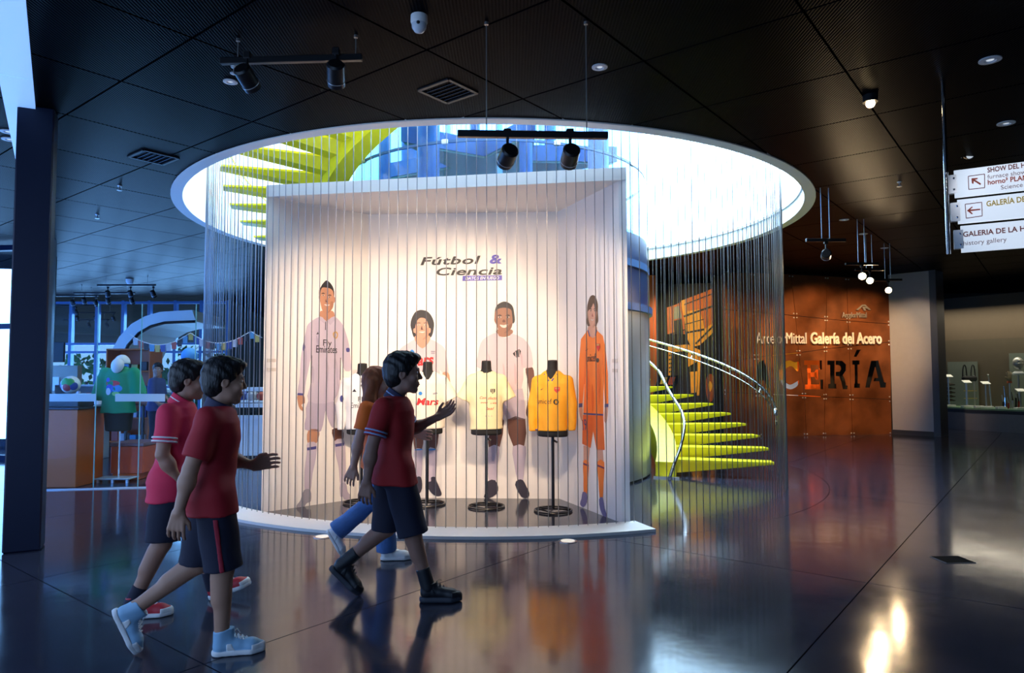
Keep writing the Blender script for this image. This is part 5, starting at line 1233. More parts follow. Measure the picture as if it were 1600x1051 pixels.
s = SDF((q.x - .14, q.y - .26, q.z - .20), (q.x + .14, q.y + .04, q.z + .1), .006); s.ell((q.x, q.y - .10, q.z - .04), (.085, .09, .11)); s.ell((q.x, q.y - .065, q.z - .06), (.085, .09, .115), op='sub'); s.build('visor', M_WHITE, cp)
# shop fittings
def shelf_unit(name, x0, y0, x1, y1, z1, m, label, nsh, items, cat='shelf'):
    t = empty(name, ((x0 + x1) / 2, (y0 + y1) / 2, 0), label, cat)
    boxat('side', (x0, y0, 0), (x0 + .03, y1, z1), m, t); boxat('side', (x1 - .03, y0, 0), (x1, y1, z1), m, t); boxat('back', (x0, y1 - .02, 0), (x1, y1, z1), m, t); boxat('top', (x0, y0, z1 - .03), (x1, y1, z1), m, t)
    for k in range(nsh):
        z = .1 + (z1 - .1) * k / nsh; boxat('shelf', (x0 + .03, y0, z), (x1 - .03, y1, z + .025), m, t)
        for j in range(items):
            xx = x0 + .08 + (x1 - x0 - .16) * (j + .5) / items; h = .12 + .12 * random.random()
            o = MB().box((xx, y0 + .15, z + .025 + h / 2), ((x1 - x0) / items * .6, .14, h), ch=.008).build('boxed_souvenir', random.choice(SOUV)); tag(o, SOUVN[SOUV.index(o.data.materials[0])] + ' boxed souvenir, %s along the %s shelf from below of the %s' % (ORD[j], ORD[k], name.replace('_', ' ')), 'souvenir', 'boxed souvenirs on the ' + name.replace('_', ' '))
ORD = ['first', 'second', 'third', 'fourth']
SOUVN = ['navy', 'grey', 'red', 'black', 'blue', 'ochre']
SOUV = [mat('souvenir_%d' % i, c, .5) for i, c in enumerate(((.05, .08, .3), (.5, .5, .55), (.5, .08, .05), (.02, .02, .03), (.1, .3, .5), (.55, .4, .1)))]
shelf_unit('orange_shelf', -8.25, 14.0, -7.35, 14.5, 2.0, M_ORANGE, 'orange shelf unit with dark wares behind the green shirt', 4, 4)
shelf_unit('grey_shelf', -7.95, 12.0, -7.2, 12.4, 1.3, mat('grey_shelf_paint', (.35, .4, .45), .5), 'grey open shelf behind the orange counter', 3, 3)
c = empty('beige_shop_wall', (-9.5, 13.9, 0), 'beige shop partition with small framed posters behind the football', 'partition')
boxat('panel', (-10.0, 13.9, 0), (-8.75, 14.05, 1.66), mat('beige_panel', (.38, .33, .25), .6), c)
for xx, h in ((-9.55, .35), (-9.3, .28)): boxat('poster', (xx, 13.87, 1.15), (xx + .2, 13.9, 1.15 + h), M_WHITE, c)
c = empty('wall_monitor', (-9.2, 13.6, 1.85), 'dark square monitor above the beige shop partition', 'monitor'); boxat('screen', (-9.3, 13.6, 1.72), (-8.85, 13.66, 2.12), M_DARK, c); MB().tube([(-9.08, 13.63, 2.12), (-9.08, 13.63, ZC)], .02, 6).build('drop_pole', M_BLACKMETAL, c)
c = empty('shop_table', (-6.5, 11.0, 0), 'glass shop table with black frame behind the low orange cabinet', 'table')
boxat('top', (-7.1, 10.8, .98), (-6.0, 11.4, 1.0), M_GLASS, c)
for x in (-7.05, -6.05):
    for y in (10.85, 11.35): boxat('leg', (x - .02, y - .02, 0), (x + .02, y + .02, .98), M_BLACKMETAL, c)
for k, (x, y, h, m) in enumerate(((-6.9, 11.0, .22, SOUV[1]), (-6.65, 11.1, .30, M_WHITE), (-6.4, 10.95, .18, SOUV[2]), (-6.2, 11.2, .26, SOUV[0]))):
    o = MB().lathe([(.05, 0), (.055, h * .6), (.03, h * .8), (.03, h)], 14, (x, y, 1.0)).build('souvenir_flask', m, smooth=40); tag(o, ['grey', 'white', 'red', 'dark blue'][k] + ' souvenir flask standing on the glass shop table', 'flask', 'flasks on the shop table')
# white vaulted shell
vs = empty('white_vault', (-8.3, 15.5, 0), 'white curved vault shell rising behind the green shirt dummy', 'vault')
apx = [(148, 640), (156, 598), (170, 556), (186, 526), (205, 506), (226, 494), (250, 487), (300, 484)]
ou = [at_y(x, y, 15.2) for x, y in apx]; inn = [at_y(x + 22 - i * 2.2, y + 10 + i * 1.2, 15.2) for i, (x, y) in enumerate(apx)]
ou[0].z = inn[0].z = 0
for i in range(len(ou) - 1):
    MB().prism([ou[i], ou[i + 1], inn[i + 1], inn[i]], (-.25, 2.2, 0)).build('shell_panel', M_WHITE, vs)
MB().tube([p + Vector((0, -.03, 0)) for p in inn], .035, 6).build('dark_rim', M_BLACKMETAL, vs)
# bunting
b0, b1 = at_y(203, 522, 9.6), at_y(410, 516, 9.6); pts = []
for i in range(25):
    f = i / 24; p = b0.lerp(b1, f); g = f * 2.2 % 1.0; p.z -= .16 * 4 * g * (1 - g); pts.append(p)
bt = empty('bunting', b0, 'string of small pennants hung across the shop behind the cables', 'bunting'); MB().tube(pts, .005, 5).build('cord', M_WHITE, bt)
for i in range(1, 24):
    p = pts[i]; MB().prism([p + Vector((-.035, 0, 0)), p + Vector((.035, 0, 0)), p + Vector((.03, .01, -.10)), p + Vector((-.03, .01, -.10))], (0, .004, 0)).build('pennant', SOUV[i % 6], bt)
# blue cap on a peg, white lattice fence, ball bin left of the booth
c = empty('blue_cap', at_y(296, 556, 10.6), 'light blue cap hanging in the shop behind the cables', 'cap')
q = c.location; s = SDF((q.x - .2, q.y - .2, q.z - .15), (q.x + .2, q.y + .2, q.z + .2), .01); s.ell(q, (.12, .12, .13)); s.cut((0, 0, q.z - .06), (0, 0, -1)); s.build('crown', mat('sky_blue_cloth', (.08, .35, .75), .7), c)
MB().tube([q + Vector((0, 0, -.05)), (q.x, q.y, .03)], .012, 6).build('stand_pole', M_BLACKMETAL, c); MB().lathe([(.14, 0), (.14, .02), (.02, .03)], 16, (q.x, q.y, 0)).build('stand_base', M_BLACKMETAL, c)
c = empty('white_stand', at_z(393, 740, 0) + Vector((0, 1.0, 0)), 'white display stand with lattice front left of the booth', 'display stand')
X0, Y0 = -4.75, 11.6
def wb(a, b, n='rail'): boxat(n, a, b, mat('white_stand_paint', (.72, .76, .80), .5), c, .004)
for x in (X0, X0 + .62, X0 + 1.2): wb((x, Y0, 0), (x + .06, Y0 + .06, 1.25), 'post')
for z in (.12, .72, .92, 1.19): wb((X0 + .06, Y0, z), (X0 + 1.2, Y0 + .05, z + .07))
wb((X0 + .06, Y0 + .05, 1.0), (X0 + 1.2, Y0 + .5, 1.03), 'shelf'); wb((X0 + .06, Y0 + .02, .19), (X0 + .62, Y0 + .04, .72), 'panel')
for k in range(7):
    x = X0 + .68 + k * .078
    for s_ in (-1, 1): MB().tube([(x, Y0 + .03, .2), (x + s_ * .1, Y0 + .03, .72)], .007, 4).build('lattice_bar', mat('white_stand_paint', (.72, .76, .80), .5), c)
for k in range(12):
    x = X0 + .12 + (k % 6) * .18; y = Y0 + .16 + (k // 6) * .19
    o = MB().ball((x, y, 1.03 + .075), .075, 12, 8).build('toy_ball', SOUV[k % 6], smooth=True); tag(o, SOUVN[k % 6] + ' toy ball, %s of the %s row on the white display stand' % (['first', 'second', 'third', 'fourth', 'fifth', 'last'][k % 6], 'front' if k < 6 else 'back'), 'ball', 'toy balls on the white stand')
# shop track lights
for k, (px, py, L_) in enumerate(((115, 463, 1.6), (170, 459, 1.6), (120, 478, 1.8), (150, 489, 1.6), (140, 500, 1.8), (205, 447, 1.4))):
    p = at_z(px, py, ZC - .22); t = track('thin black ceiling track with spotlights over the shop, %s' % ['leftmost of the top row', 'second in the top row', 'second row from the top', 'third row down', 'fourth row down', 'nearest and rightmost'][k], p - Vector((L_ / 2, .2, 0)), p + Vector((L_ / 2, -.2, 0)), (.2, L_ - .2), group='shop ceiling tracks')
    for j in range(3): spot_head(t, p + Vector(((j - 1) * L_ * .4, -.02 * j, -.19)), p + Vector(((j - 1) * .8, .8, -1.5)), .17, .055)
p = at_z(203, 436, ZC); t = empty('ceiling_camera', p, 'small white dome camera on the shop ceiling', 'camera'); MB().lathe([(.09, 0), (.09, -.06), (.06, -.12), (.0001, -.14)], 16, p).build('dome', M_WHITE, t, 40)
# ------------------------------------------------------------------ people
def skin(name, c): return mat(name, c, .5, vary=.06, scale=20)
M_NAVYCLOTH = mat('navy_cloth', (.008, .009, .028), .8, bump=.15, bscale=40)
M_HAIR = mat('black_hair', (.005, .004, .005), .5, vary=.4, scale=60, bump=.5, bscale=90, stretch=(1, 1, .3))
M_EYEW = mat('eye_white', (.75, .73, .70), .3); M_IRIS = mat('dark_iris', (.03, .015, .01), .2); M_LIPS = mat('lips', (.30, .11, .09), .5)
def V3(*a): return np.array(a, float)
def hand(s, wr, d, palm, L=.165, curl=.5, side=1):
    """palm, four unequal bent fingers and a thumb; d = pointing direction, palm = direction the palm faces"""
    d = V3(*d) / np.linalg.norm(d); palm = V3(*palm); palm -= d * palm.dot(d); palm /= np.linalg.norm(palm); ac = np.cross(palm, d) * side
    wr = V3(*wr); w_ = L * .21
    for q in (-1, -.33, .33, 1): s.cone(wr + ac * w_ * q * .6, wr + d * L * .50 + ac * w_ * q, .014, .0115, .012)
    for q, l in ((-1, .36), (-.33, .46), (.33, .50), (1, .44)):
        b = wr + d * L * .50 + ac * w_ * q * 1.05; c1 = curl * .7; c2 = curl * 1.5
        m1 = b + (d * math.cos(c1) + palm * math.sin(c1) + ac * q * .05) * L * l * .5
        m2 = m1 + (d * math.cos(c2) + palm * math.sin(c2)) * L * l * .30
        m3 = m2 + (d * math.cos(c2 * 1.25) + palm * math.sin(c2 * 1.25)) * L * l * .22
        s.cone(b, m1, .0098, .009, .004); s.cone(m1, m2, .009, .0082, .003); s.cone(m2, m3, .0082, .007, .003)
    t0 = wr + d * L * .12 + ac * w_ * .8; t1 = t0 + (d * .75 + ac * .62 + palm * .3) * L * .25; t2 = t1 + (d * .9 + ac * .15 + palm * .45) * L * .22
    s.cone(t0, t1, .014, .0115, .008); s.cone(t1, t2, .0112, .009, .004)
def shoe(parent, heel, fwd, up, L, mats, high=False, label=None, name='shoe', zs=1.0):
    """heel = back bottom corner of the sole, fwd/up = orthogonal directions"""
    f = Vector(fwd).normalized(); u = Vector(up); u = (u - f * u.dot(f)).normalized(); r = f.cross(u)
    T = lambda x, y, z: tuple(Vector(heel) + f * x * L / .28 + r * y * L / .28 + u * z * zs * L / .28)
    pts = [T(x, y, z) for x in (-.03, .31) for y in (-.08, .08) for z in (-.03, .18)]
    lo = np.min(pts, 0) - .02; hi = np.max(pts, 0) + .02
    def base(e=0.0):
        s = SDF(lo, hi, .005)
        s.cone(T(.042, 0, .045), T(.13, 0, .048), .036 + e, .037 + e, .01); s.cone(T(.13, 0, .046), T(.205, .006, .034), .038 + e, .041 + e, .015); s.cone(T(.205, .006, .034), T(.245, .0, .028), .040 + e, .030 + e, .015)
        s.cone(T(.046, 0, .05), T(.050, 0, .150 if high else .095), .041 + e, .045 + e, .012); s.cone(T(.085, 0, .06), T(.085, 0, .135 if high else .09), .036 + e, .028 + e, .02)
        s.cut(T(0, 0, .012), tuple(-u)); return s
    if high: pass
    s = base(); c0 = T(.055, 0, .138 if high else .092)
    s.cut(c0, tuple(u - f * .15)); up_ = s.build(name, mats[0], parent)
    if label: up_['label'] = label
    s = base(.003); s.cut(T(.205, 0, 0), tuple(-f)); s.cut(T(.205, 0, .052), tuple(u)); s.build('toe_cap', mats[1], up_)
    s = base(.0025); s.cut(T(.075, 0, 0), tuple(-f)); s.cut(T(.135, 0, 0), tuple(f + u * .5)); s.cut(T(0, 0, .068), tuple(u)); s.build('side_panel', mats[1], up_)
    s = SDF(lo, hi, .005)
    s.cone(T(.038, 0, .014), T(.20, .004, .014), .041, .047, .01); s.cone(T(.20, .004, .014), T(.245, 0, .016), .046, .034, .02)
    s.cut(T(0, 0, .028), tuple(u)); s.cut(T(0, 0, 0.001), tuple(-u)); s.build('sole', mats[2], up_)
    g = MB()
    for k in range(5):
        x = .105 + k * .022; z = (.108 if high else .092) - k * .0095
        g.tube([T(x, -.022, z - .008), T(x + .006, 0, z + .006), T(x + .014, .022, z - .012)], .0032, 5)
        g.tube([T(x, .022, z - .008), T(x + .006, 0, z + .007), T(x + .014, -.022, z - .012)], .0032, 5)
    g.tube([T(.10, 0, .115 if high else .095), T(.125, -.035, .12 if high else .1), T(.14, -.04, .095)], .003, 5)
    g.build('laces', mats[3], up_)
    return up_
def head_parts(s, c, R, k):
    """c = head centre (ear level), R = 3x3 with columns forward, left, up; k = scale"""
    T = lambda x, y, z: tuple(np.array(c) + R @ (np.array((x, y, z)) * k))
    s.ell(T(-.012, 0, .03), np.array((.098, .076, .092)) * k, R, .01)
    s.ell(T(.025, 0, -.035), np.array((.068, .060, .078)) * k, R, .03)
    s.cone(T(.030, .028, -.075), T(.068, .006, -.098), .026 * k, .019 * k, .02); s.cone(T(.030, -.028, -.075), T(.068, -.006, -.098), .026 * k, .019 * k, .02)
    s.cone(T(.080, .034, .030), T(.086, .010, .026), .012 * k, .012 * k, .015); s.cone(T(.080, -.034, .030), T(.086, -.010, .026), .012 * k, .012 * k, .015)
    for q in (-1, 1):
        s.ell(T(.094, q * .032, .006), np.array((.017, .018, .012)) * k, R, .012, 'sub'); s.ell(T(.076, q * .033, .006), np.array((.0135, .0135, .0135)) * k, R, .004)
        s.ell(T(.066, q * .042, -.025), np.array((.022, .022, .022)) * k, R, .02)
        s.ell(T(-.006, q * .077, -.004), np.array((.022, .008, .033)) * k, R, .006); s.ell(T(-.002, q * .084, -.002), np.array((.012, .005, .018)) * k, R, .004, 'sub')
    s.cone(T(.088, 0, .016), T(.108, 0, -.024), .008 * k, .0115 * k, .008)
    for q in (-1, 1): s.ell(T(.096, q * .012, -.028), np.array((.012, .009, .008)) * k, R, .006)
    s.cone(T(.086, .017, -.058), T(.091, 0, -.055), .006 * k, .008 * k, .006); s.cone(T(.086, -.017, -.058), T(.091, 0, -.055), .006 * k, .008 * k, .006)
    s.cone(T(.084, .014, -.070), T(.088, 0, -.071), .007 * k, .009 * k, .006); s.cone(T(.084, -.014, -.070), T(.088, 0, -.071), .007 * k, .009 * k, .006)
    return T
def person(label, P, sk, shirt_m, trim_m, collar_m, hair_m, shorts_m, shoes, stripe_m=None, jeans=False, long_hair=False, hair_scale=1.0, group='visitors walking past the booth'):
    pel, nk, hd = P['pelvis'], P['neck'], P['head']
    root = empty('person', (pel[0], pel[1], 0), label, 'person', group)
    yaw = P.get('yaw', 0); pit = P.get('nod', 0)
    R = np.array(Matrix.Rotation(yaw, 3, 'Z') @ Matrix.Rotation(pit, 3, 'Y')); k = P.get('hk', 1.0)
    allp = np.array([P[q] for q in ('pelvis', 'neck', 'head', 'shR', 'shL', 'elR', 'elL', 'wrR', 'wrL', 'hipR', 'hipL', 'knR', 'knL', 'anR', 'anL')])
    lo = allp.min(0) - (.24, .20, .10); hi = allp.max(0) + (.24, .20, .20); lo[2] = max(lo[2], -.01)
    pz, nz = pel[2], nk[2]
    bell = P.get('belly', 0)
    def st(e=0.0, top=1.0):
        out = []
        for t, rx, ry, dx in ((-.22, .085, .125, -.005), (-.06, .108, .152, -.012), (.12, .100, .142, 0), (.34, .092 + bell, .130, .006), (.60, .104, .146, 0), (.80, .100, .158, -.008), (.93, .078, .135, -.014), (1.0, .052, .075, -.012)):
            if t > top: continue
            x = pel[0] + (nk[0] - pel[0]) * t + dx; y = pel[1] + (nk[1] - pel[1]) * t
            out.append((x, y, pz + (nz - pz) * t, (rx + e) * P.get('w', 1), (ry + e) * P.get('w', 1)))
        return out
    # ---- one continuous body
    s = SDF(lo, hi, .0055)
    s.loft(st(), .02, cap=.03)
    s.cone((nk[0] - .008, nk[1], nk[2] - .04), (hd[0] - .022, hd[1], hd[2] - .06), .054, .050, .03)
    T = head_parts(s, hd, R, k)
    for q in 'RL':
        s.cone(P['sh' + q], P['el' + q], .052, .039, .035); s.cone(P['el' + q], P['wr' + q], .040, .026, .012)
        e, w_ = V3(*P['el' + q]), V3(*P['wr' + q]); m = e + (w_ - e) * .3; s.ell(m, (.043, .043, .043), k=.03)
        hd_ = P.get('hd' + q, tuple(w_ - e)); hand(s, w_, hd_, P.get('pm' + q, (0, 1 if q == 'R' else -1, 0)), P.get('hl', .165), P.get('curl' + q, .45), -1 if q == 'R' else 1)
        h, kn, an = V3(*P['hip' + q]), V3(*P['kn' + q]), V3(*P['an' + q])
        s.cone(h, kn, .088, .058, .03); s.cone(kn, an, .054, .037, .02)
        back = P.get('calf' + q, (-1, 0, .1)); back = V3(*back) / np.linalg.norm(back); s.cone(kn + (an - kn) * .15 + back * .016, kn + (an - kn) * .45 + back * .016, .044, .040, .03)
        s.ell(an, (.037, .035, .038), k=.02)
    s.build('body', sk, root)
    # ---- face details and hair
    for q in (-1, 1):
        e = MB().ball(T(.0785, q * .033, .006), .0122 * k, 10, 8).build('eye', M_EYEW, root, True); MB().ball(T(.0875, q * .033, .006), .0058 * k, 8, 6).build('iris', M_IRIS, e, True)
        MB().tube([T(.090, q * .014, .028), T(.093, q * .030, .034), T(.078, q * .050, .028)], [.003, .0042, .002], 6).build('eyebrow', hair_m, root)
    MB().tube([T(.089, .020, -.064), T(.0985, .008, -.0635), T(.0995, 0, -.064), T(.0985, -.008, -.0635), T(.089, -.020, -.064)], [.002, .004, .0045, .004, .002], 6).build('mouth', M_LIPS, root)
    hl = np.array(hd); s = SDF(hl - .34 * k, hl + .22 * k, .006) if not long_hair else SDF(hl - (.22, .2, .50), hl + .22, .007)
    s.ell(T(-.020, 0, .040), np.array((.108, .089, .104)) * k * hair_scale, R, .01)
    s.ell(T(-.052, 0, -.005), np.array((.072, .078, .090)) * k, R, .02); s.ell(T(.045, .0, .098), np.array((.060, .065, .034)) * k * hair_scale, R, .03)
    s.ripple(.003, lambda X, Y, Z: np.sin(X * 95 + Z * 40) * np.sin(Y * 110 + Z * 30) + np.sin(Z * 120 + X * 60) * .5)
    s.ell(T(.110, 0, -.030), np.array((.095, .12, .092)) * k, R, .012, 'sub')
    for q in (-1, 1): s.ell(T(.0, q * .085, -.045), np.array((.032, .03, .055)) * k, R, .008, 'sub')
    if long_hair:
        s.loft([(hd[0] - .03 - .05 * t, hd[1], hd[2] + .04 - .40 * t, .075 - .018 * t, .092 - .02 * t) for t in (0, .3, .6, .9, 1.0)], .03)
        s.ell(T(.115, 0, -.06), np.array((.10, .1, .13)) * k, R, .012, 'sub')
        for q in (-1, 1):
            s.cone(T(-.035, q * .070, .0), T(-.06, q * .105, -.15), .046, .050, .03); s.cone(T(-.06, q * .105, -.15), T(-.075, q * .135, -.28), .050, .022, .03)
    else: s.cut(T(-.05, 0, -.088), tuple(R @ np.array((.15, 0, -1))))
    s.build('hair', hair_m, root)
    # ---- shirt
    def shirt(e=0.0, h=.0075):
        s = SDF(lo, hi, h); hem = P['hem']
        ss = st(.020 + e); b = ss[0]; ss = [(b[0], b[1], hem - .05, ss[1][3] * 1.02, ss[1][4] * 1.02)] + [q for q in ss if q[2] > hem]
        s.loft(ss, .02)
        for q in 'RL': hh, kk_ = V3(*P['hip' + q]), V3(*P['kn' + q]); s.cone(hh + V3(0, 0, .03), hh + (kk_ - hh) * .5, .110, .118, .05)
        s.cut((0, 0, hem), (0, 0, -1))
        return s
    def sleeve(q, e=0.0, a=0.0, b=1.0, h=.0075):
        sh, el = V3(*P['sh' + q]), V3(*P['el' + q]); d = (el - sh) / np.linalg.norm(el - sh); l = P.get('slv', .62) * np.linalg.norm(el - sh)
        z = SDF(np.minimum(sh, el) - .13, np.maximum(sh, el) + .13, h)
        z.cone(sh, sh + d * l * 1.3, .068 + e, .070 + e, .01); z.cut(sh + d * l * b, d)
        if a > 0: z.cut(sh + d * l * a, -d)
        return z, sh, d, l
    s = shirt()
    for q in 'RL':
        sh, el = V3(*P['sh' + q]), V3(*P['el' + q]); d = (el - sh) / np.linalg.norm(el - sh); l = P.get('slv', .62) * np.linalg.norm(el - sh)
        z = SDF(lo, hi, .0075); z.cone(sh, sh + d * l * 1.3, .066, .069, .01); z.cut(sh + d * l, d); s.union(z, .03)
    s.cone((nk[0] - .008, nk[1], nk[2] - .02), (hd[0] - .018, hd[1], hd[2] - .05), .060, .066, .006, 'sub')
    s.ripple(.0045, lambda X, Y, Z: np.sin(X * 27 + Z * 21 + Y * 8) * np.sin(Z * 13 - X * 9 + 1))
    s.build('shirt', shirt_m, root)
    if trim_m is not None:
        for q in 'RL':
            for a, b in ((.80, .86), (.92, .985)):
                z, *_ = sleeve(q, .006, a, b, .006); z.build('sleeve_band', trim_m, root)
    if collar_m is not None:
        s = SDF(hd + V3(-.16, -.16, -.30), hd + V3(.16, .16, -.02), .005)
        a, b = V3(nk[0] - .006, nk[1], nk[2] - .015), V3(hd[0] - .016, hd[1], hd[2] - .055); dd = (b - a) / np.linalg.norm(b - a)
        s.cone(a - dd * .01, a + dd * .05, .088, .070, .01); s.cone(a - dd * .1, b, .058, .058, .004, 'sub'); s.cut(a + dd * .04, dd + V3(.35, 0, 0)); s.cut(a - dd * .012, -dd)
        c = s.build('collar', collar_m, root)
        if trim_m is not None:
            s = SDF(hd + V3(-.16, -.16, -.30), hd + V3(.16, .16, -.02), .005); s.cone(a - dd * .01, a + dd * .05, .0905, .0725, .01); s.cone(a - dd * .1, b, .058, .058, .004, 'sub'); s.cut(a + dd * .010, dd + V3(.35, 0, 0)); s.cut(a - dd * .0, -dd - V3(.35, 0, 0)); s.build('collar_trim', trim_m, c)
    # ---- shorts or jeans
    s = SDF(lo, hi, .0075)
    s.loft([q for q in st(.012, .3)], .02)
    for q in 'RL':
        h, kn, an = V3(*P['hip' + q]), V3(*P['kn' + q]), V3(*P['an' + q])
        if jeans:
            z = SDF(lo, hi, .0075); z.cone(h, kn, .098, .070, .02); z.cone(kn, an + (an - kn) * .06, .068, .082, .02); d = (an - kn) / np.linalg.norm(an - kn); z.cut(an + d * .02, d)
            if an[2] < .12: z.cut((0, 0, .015), (0, 0, -1))
        else:
            z = SDF(lo, hi, .0075); d = (kn - h) / np.linalg.norm(kn - h); z.cone(h, kn + d * .10, .104, .098, .02); kk = P.get('short', .02); z.cut(kn + d * kk, d)
        s.union(z, .03)
    s.ripple(.004, lambda X, Y, Z: np.sin(X * 24 + Z * 19) * np.sin(Z * 15 + Y * 12))
    s.cut((0, 0, P['hem'] + .06), (0, 0, 1))
    s.build('jeans' if jeans else 'shorts', shorts_m, root)
    if stripe_m is not None:
        for q, sg in (('R', -1), ('L', 1)):
            h, kn = V3(*P['hip' + q]), V3(*P['kn' + q]); d = (kn - h) / np.linalg.norm(kn - h); z = SDF(lo, hi, .006)
            z.cone(h, kn + d * .10, .1125, .1065, .02); z.cut(kn + d * (P.get('short', .02) - .003), d); z.cut((0, 0, P['hem'] - .01), (0, 0, 1)); z.cut((0, h[1] + sg * .06, 0), (0, -sg, 0))
            fx = V3(-d[2], 0, d[0]); fx /= np.linalg.norm(fx)
            z.cut(h + fx * .012, fx); z.cut(h - fx * .012, -fx); z.build('side_stripe', stripe_m, root)
    # ---- socks and shoes
    for q in 'RL':
        kn, an = V3(*P['kn' + q]), V3(*P['an' + q]); d = (kn - an) / np.linalg.norm(kn - an); f = V3(*P['ft' + q]); f /= np.linalg.norm(f)
        up = V3(*P.get('up' + q, (0, 0, 1))); up = up - f * up.dot(f); up /= np.linalg.norm(up)
        if shoes.get('sock') is not None:
            z = SDF(an - .12, an + .16, .006); z.cone(an - d * .02, an + d * shoes.get('sockh', .09), .047, .046, .01); z.cut(an + d * (shoes.get('sockh', .09) - .01), d); z.build('sock', shoes['sock'], root)
        L = shoes['L']; heel = an - f * .048 * L / .28 - up * .098 * L / .28
        if P.get('flat' + q): heel[2] = 0.002
        shoe(root, heel, f, up, L, shoes['mats'], shoes.get('high', False), shoes.get('label'), zs=shoes.get('zs', 1.0))
    root.rotation_euler.z = P.get('turn', 0); root.location.x += P.get('dx', 0)
    return root
RED1 = mat('dark_red_cloth', (.34, .006, .014), .75, bump=.12, bscale=40); RED2 = mat('bright_red_cloth', (.68, .022, .075), .75, bump=.12, bscale=40); RED3 = mat('deep_red_cloth', (.36, .010, .012), .75, bump=.12, bscale=40)
ORT = mat('orange_cloth', (.88, .16, .01), .75, bump=.12, bscale=40); DENIM = mat('blue_denim', (.07, .17, .42), .8, vary=.3, scale=14, bump=.2, bscale=60)
SKA, SKB, SKC, SKDg = skin('skin_tan', (.42, .225, .15)), skin('skin_warm', (.36, .18, .12)), skin('skin_brown', (.30, .155, .11)), skin('skin_light', (.50, .28, .20))
SBL, SWH, SRD, SBK = mat('shoe_light_blue', (.26, .48, .70), .5), mat('shoe_white', (.78, .80, .82), .5), mat('shoe_red', (.48, .02, .035), .5), mat('shoe_black', (.012, .013, .018), .5)
CAPN = mat('navy_trim', (.02, .02, .06), .7); WTRIM = mat('white_trim', (.75, .75, .8), .7); LBTRIM = mat('light_blue_trim', (.30, .42, .70), .7)
# boy nearest the camera, left
Y = 3.80
person('boy in dark red polo and light blue sneakers, arms swinging, nearest of the four walkers', dict(
    pelvis=(-1.62, Y, .86), neck=(-1.575, Y, 1.325), head=(-1.555, Y - .01, 1.452), turn=.36, dx=-.03, yaw=.12, nod=.08, hk=1.0, hem=.745, w=1.0,
    shR=(-1.625, Y - .155, 1.262), elR=(-1.705, Y - .20, 1.005), wrR=(-1.755, Y - .215, .79), hdR=(-.12, .0, -1), pmR=(.25, 1, 0), curlR=.55,
    shL=(-1.565, Y + .155, 1.262), elL=(-1.545, Y + .20, 1.01), wrL=(-1.40, Y + .19, .96), hdL=(1, 0, .25), pmL=(0, -1, -.2), curlL=.5,
    hipR=(-1.595, Y - .08, .82), knR=(-1.545, Y - .075, .455), anR=(-1.545, Y - .075, .095), ftR=(1, -.06, 0), flatR=True,
    hipL=(-1.625, Y + .08, .82), knL=(-1.68, Y + .08, .455), anL=(-1.985, Y + .08, .245), ftL=(.42, 0, -.91), upL=(.91, 0, .42), calfL=(-.4, 0, 1), short=.0, slv=.80),
    SKA, RED1, None, CAPN, M_HAIR, M_NAVYCLOTH, dict(L=.27, mats=(SBL, SWH, SWH, SWH), high=True, sock=None, label='light blue and white high sneaker'), stripe_m=mat('red_stripe', (.32, .01, .03), .7))
# boy behind him in brighter red
Y = 4.46
person('boy in bright red polo with white sleeve bands and red sneakers, walking on the left', dict(
    pelvis=(-2.13, Y, .84), neck=(-2.07, Y, 1.32), head=(-2.035, Y, 1.452), turn=.38, dx=-.06, yaw=.0, nod=.1, hem=.70, w=.98,
    shR=(-2.14, Y - .155, 1.25), elR=(-2.165, Y - .19, 1.0), wrR=(-2.06, Y - .16, .80), hdR=(.45, .1, -1), pmR=(.6, .8, .2), curlR=.5,
    shL=(-2.08, Y + .155, 1.25), elL=(-2.13, Y + .19, 1.0), wrL=(-2.02, Y + .18, .82), hdL=(.4, 0, -1), curlL=.5,
    hipR=(-2.13, Y - .085, .80), knR=(-2.165, Y - .085, .44), anR=(-2.315, Y - .09, .105), ftR=(1, -.05, 0), flatR=True,
    hipL=(-2.10, Y + .085, .80), knL=(-1.97, Y + .09, .45), anL=(-1.875, Y + .10, .108), ftL=(1, 0, .30), upL=(-.30, 0, 1), short=-.015, slv=.72),
    SKB, RED2, WTRIM, RED2, M_HAIR, M_NAVYCLOTH, dict(L=.275, mats=(SRD, SWH, SWH, SWH), high=True, sock=mat('navy_sock', (.01, .01, .03), .8), sockh=.10, label='red and white high sneaker'))
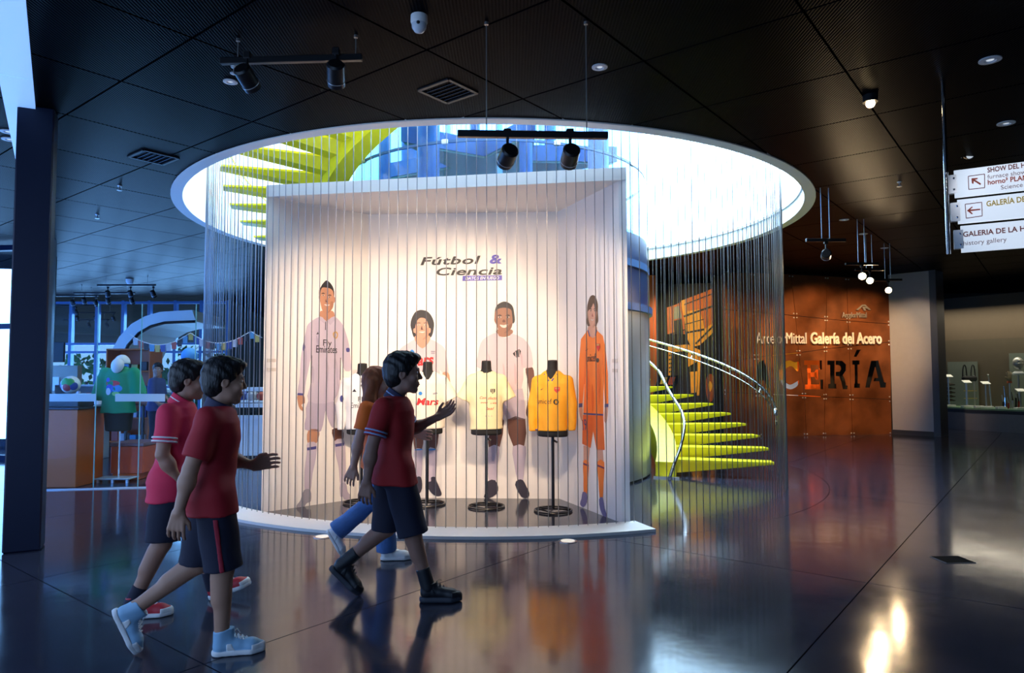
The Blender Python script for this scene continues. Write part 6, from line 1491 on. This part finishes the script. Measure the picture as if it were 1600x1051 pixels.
# boy in the middle
Y = 4.66
person('boy in deep red polo and black sneakers walking with one hand raised before the booth', dict(
    pelvis=(-.80, Y, .86), neck=(-.775, Y, 1.345), head=(-.735, Y, 1.492), turn=.12, yaw=.03, nod=.02, hk=1.10, hem=.765, w=1.02,
    shR=(-.86, Y - .155, 1.275), elR=(-.925, Y - .20, 1.02), wrR=(-.955, Y - .21, .80), hdR=(-.15, 0, -1), pmR=(.3, 1, 0), curlR=.6,
    shL=(-.76, Y + .155, 1.275), elL=(-.70, Y + .21, 1.09), wrL=(-.50, Y + .20, 1.185), hdL=(1, .05, .62), pmL=(0, -.6, .7), curlL=.42,
    hipR=(-.76, Y - .08, .82), knR=(-.665, Y - .085, .45), anR=(-.57, Y - .09, .115), ftR=(1, -.05, .0), flatR=True,
    hipL=(-.83, Y + .08, .82), knL=(-.845, Y + .085, .445), anL=(-1.125, Y + .09, .225), ftL=(.72, 0, -.69), upL=(.69, 0, .72), calfL=(-.5, 0, .8), short=.01, slv=.72),
    SKC, RED3, LBTRIM, CAPN, M_HAIR, M_NAVYCLOTH, dict(L=.28, mats=(SBK, SBK, mat('shoe_sole_dark', (.03, .035, .05), .6), SBK), high=False, zs=1.3, sock=SBK, sockh=.12, label='black sneaker'))
# girl behind him
Y = 5.68
person('girl with long auburn hair in orange shirt and blue jeans walking before the booth', dict(
    pelvis=(-1.10, Y, .80), neck=(-1.14, Y, 1.275), head=(-1.11, Y, 1.415), turn=.12, yaw=.1, nod=.05, hk=.98, hem=.72, w=.92,
    shR=(-1.175, Y - .14, 1.215), elR=(-1.235, Y - .18, .97), wrR=(-1.275, Y - .18, .755), hdR=(-.35, 0, -1), pmR=(.3, 1, 0), curlR=.5,
    shL=(-1.13, Y + .14, 1.215), elL=(-1.00, Y + .17, 1.02), wrL=(-.80, Y + .12, .985), hdL=(1, -.1, -.1), curlL=.5,
    hipR=(-1.09, Y - .075, .78), knR=(-1.03, Y - .075, .43), anR=(-1.02, Y - .075, .09), ftR=(1, 0, 0), flatR=True,
    hipL=(-1.12, Y + .075, .78), knL=(-1.16, Y + .075, .43), anL=(-1.42, Y + .08, .215), ftL=(.5, 0, -.86), upL=(.86, 0, .5), calfL=(-.5, 0, .8), slv=.70),
    SKDg, ORT, None, None, mat('auburn_hair', (.24, .06, .014), .7, vary=.4, scale=50, bump=.4, bscale=80, stretch=(1, 1, .25)), DENIM, dict(L=.245, mats=(SWH, SWH, SWH, SWH), sock=None, label='white canvas shoe'), jeans=True, long_hair=True)
# attendant far back in the shop
Y = 12.6
person('distant attendant in a dark blue shirt standing in the shop, seen through the glass', dict(
    pelvis=(-6.48, Y, .92), neck=(-6.48, Y, 1.42), head=(-6.47, Y, 1.555), yaw=-1.2, hem=.82, w=1.05,
    shR=(-6.48, Y - .17, 1.35), elR=(-6.46, Y - .23, 1.08), wrR=(-6.33, Y - .20, .95), shL=(-6.48, Y + .17, 1.35), elL=(-6.46, Y + .22, 1.08), wrL=(-6.33, Y + .18, .95),
    hipR=(-6.48, Y - .09, .88), knR=(-6.47, Y - .09, .49), anR=(-6.49, Y - .09, .10), ftR=(1, -.2, 0), flatR=True,
    hipL=(-6.48, Y + .09, .88), knL=(-6.47, Y + .09, .49), anL=(-6.49, Y + .09, .10), ftL=(1, .2, 0), flatL=True, slv=.9),
    SKB, mat('dark_blue_cloth', (.03, .05, .16), .8), None, None, M_HAIR, M_NAVYCLOTH, dict(L=.27, mats=(SBK, SBK, SBK, SBK), sock=None), jeans=True, group=None)
bpy.context.view_layer.update()
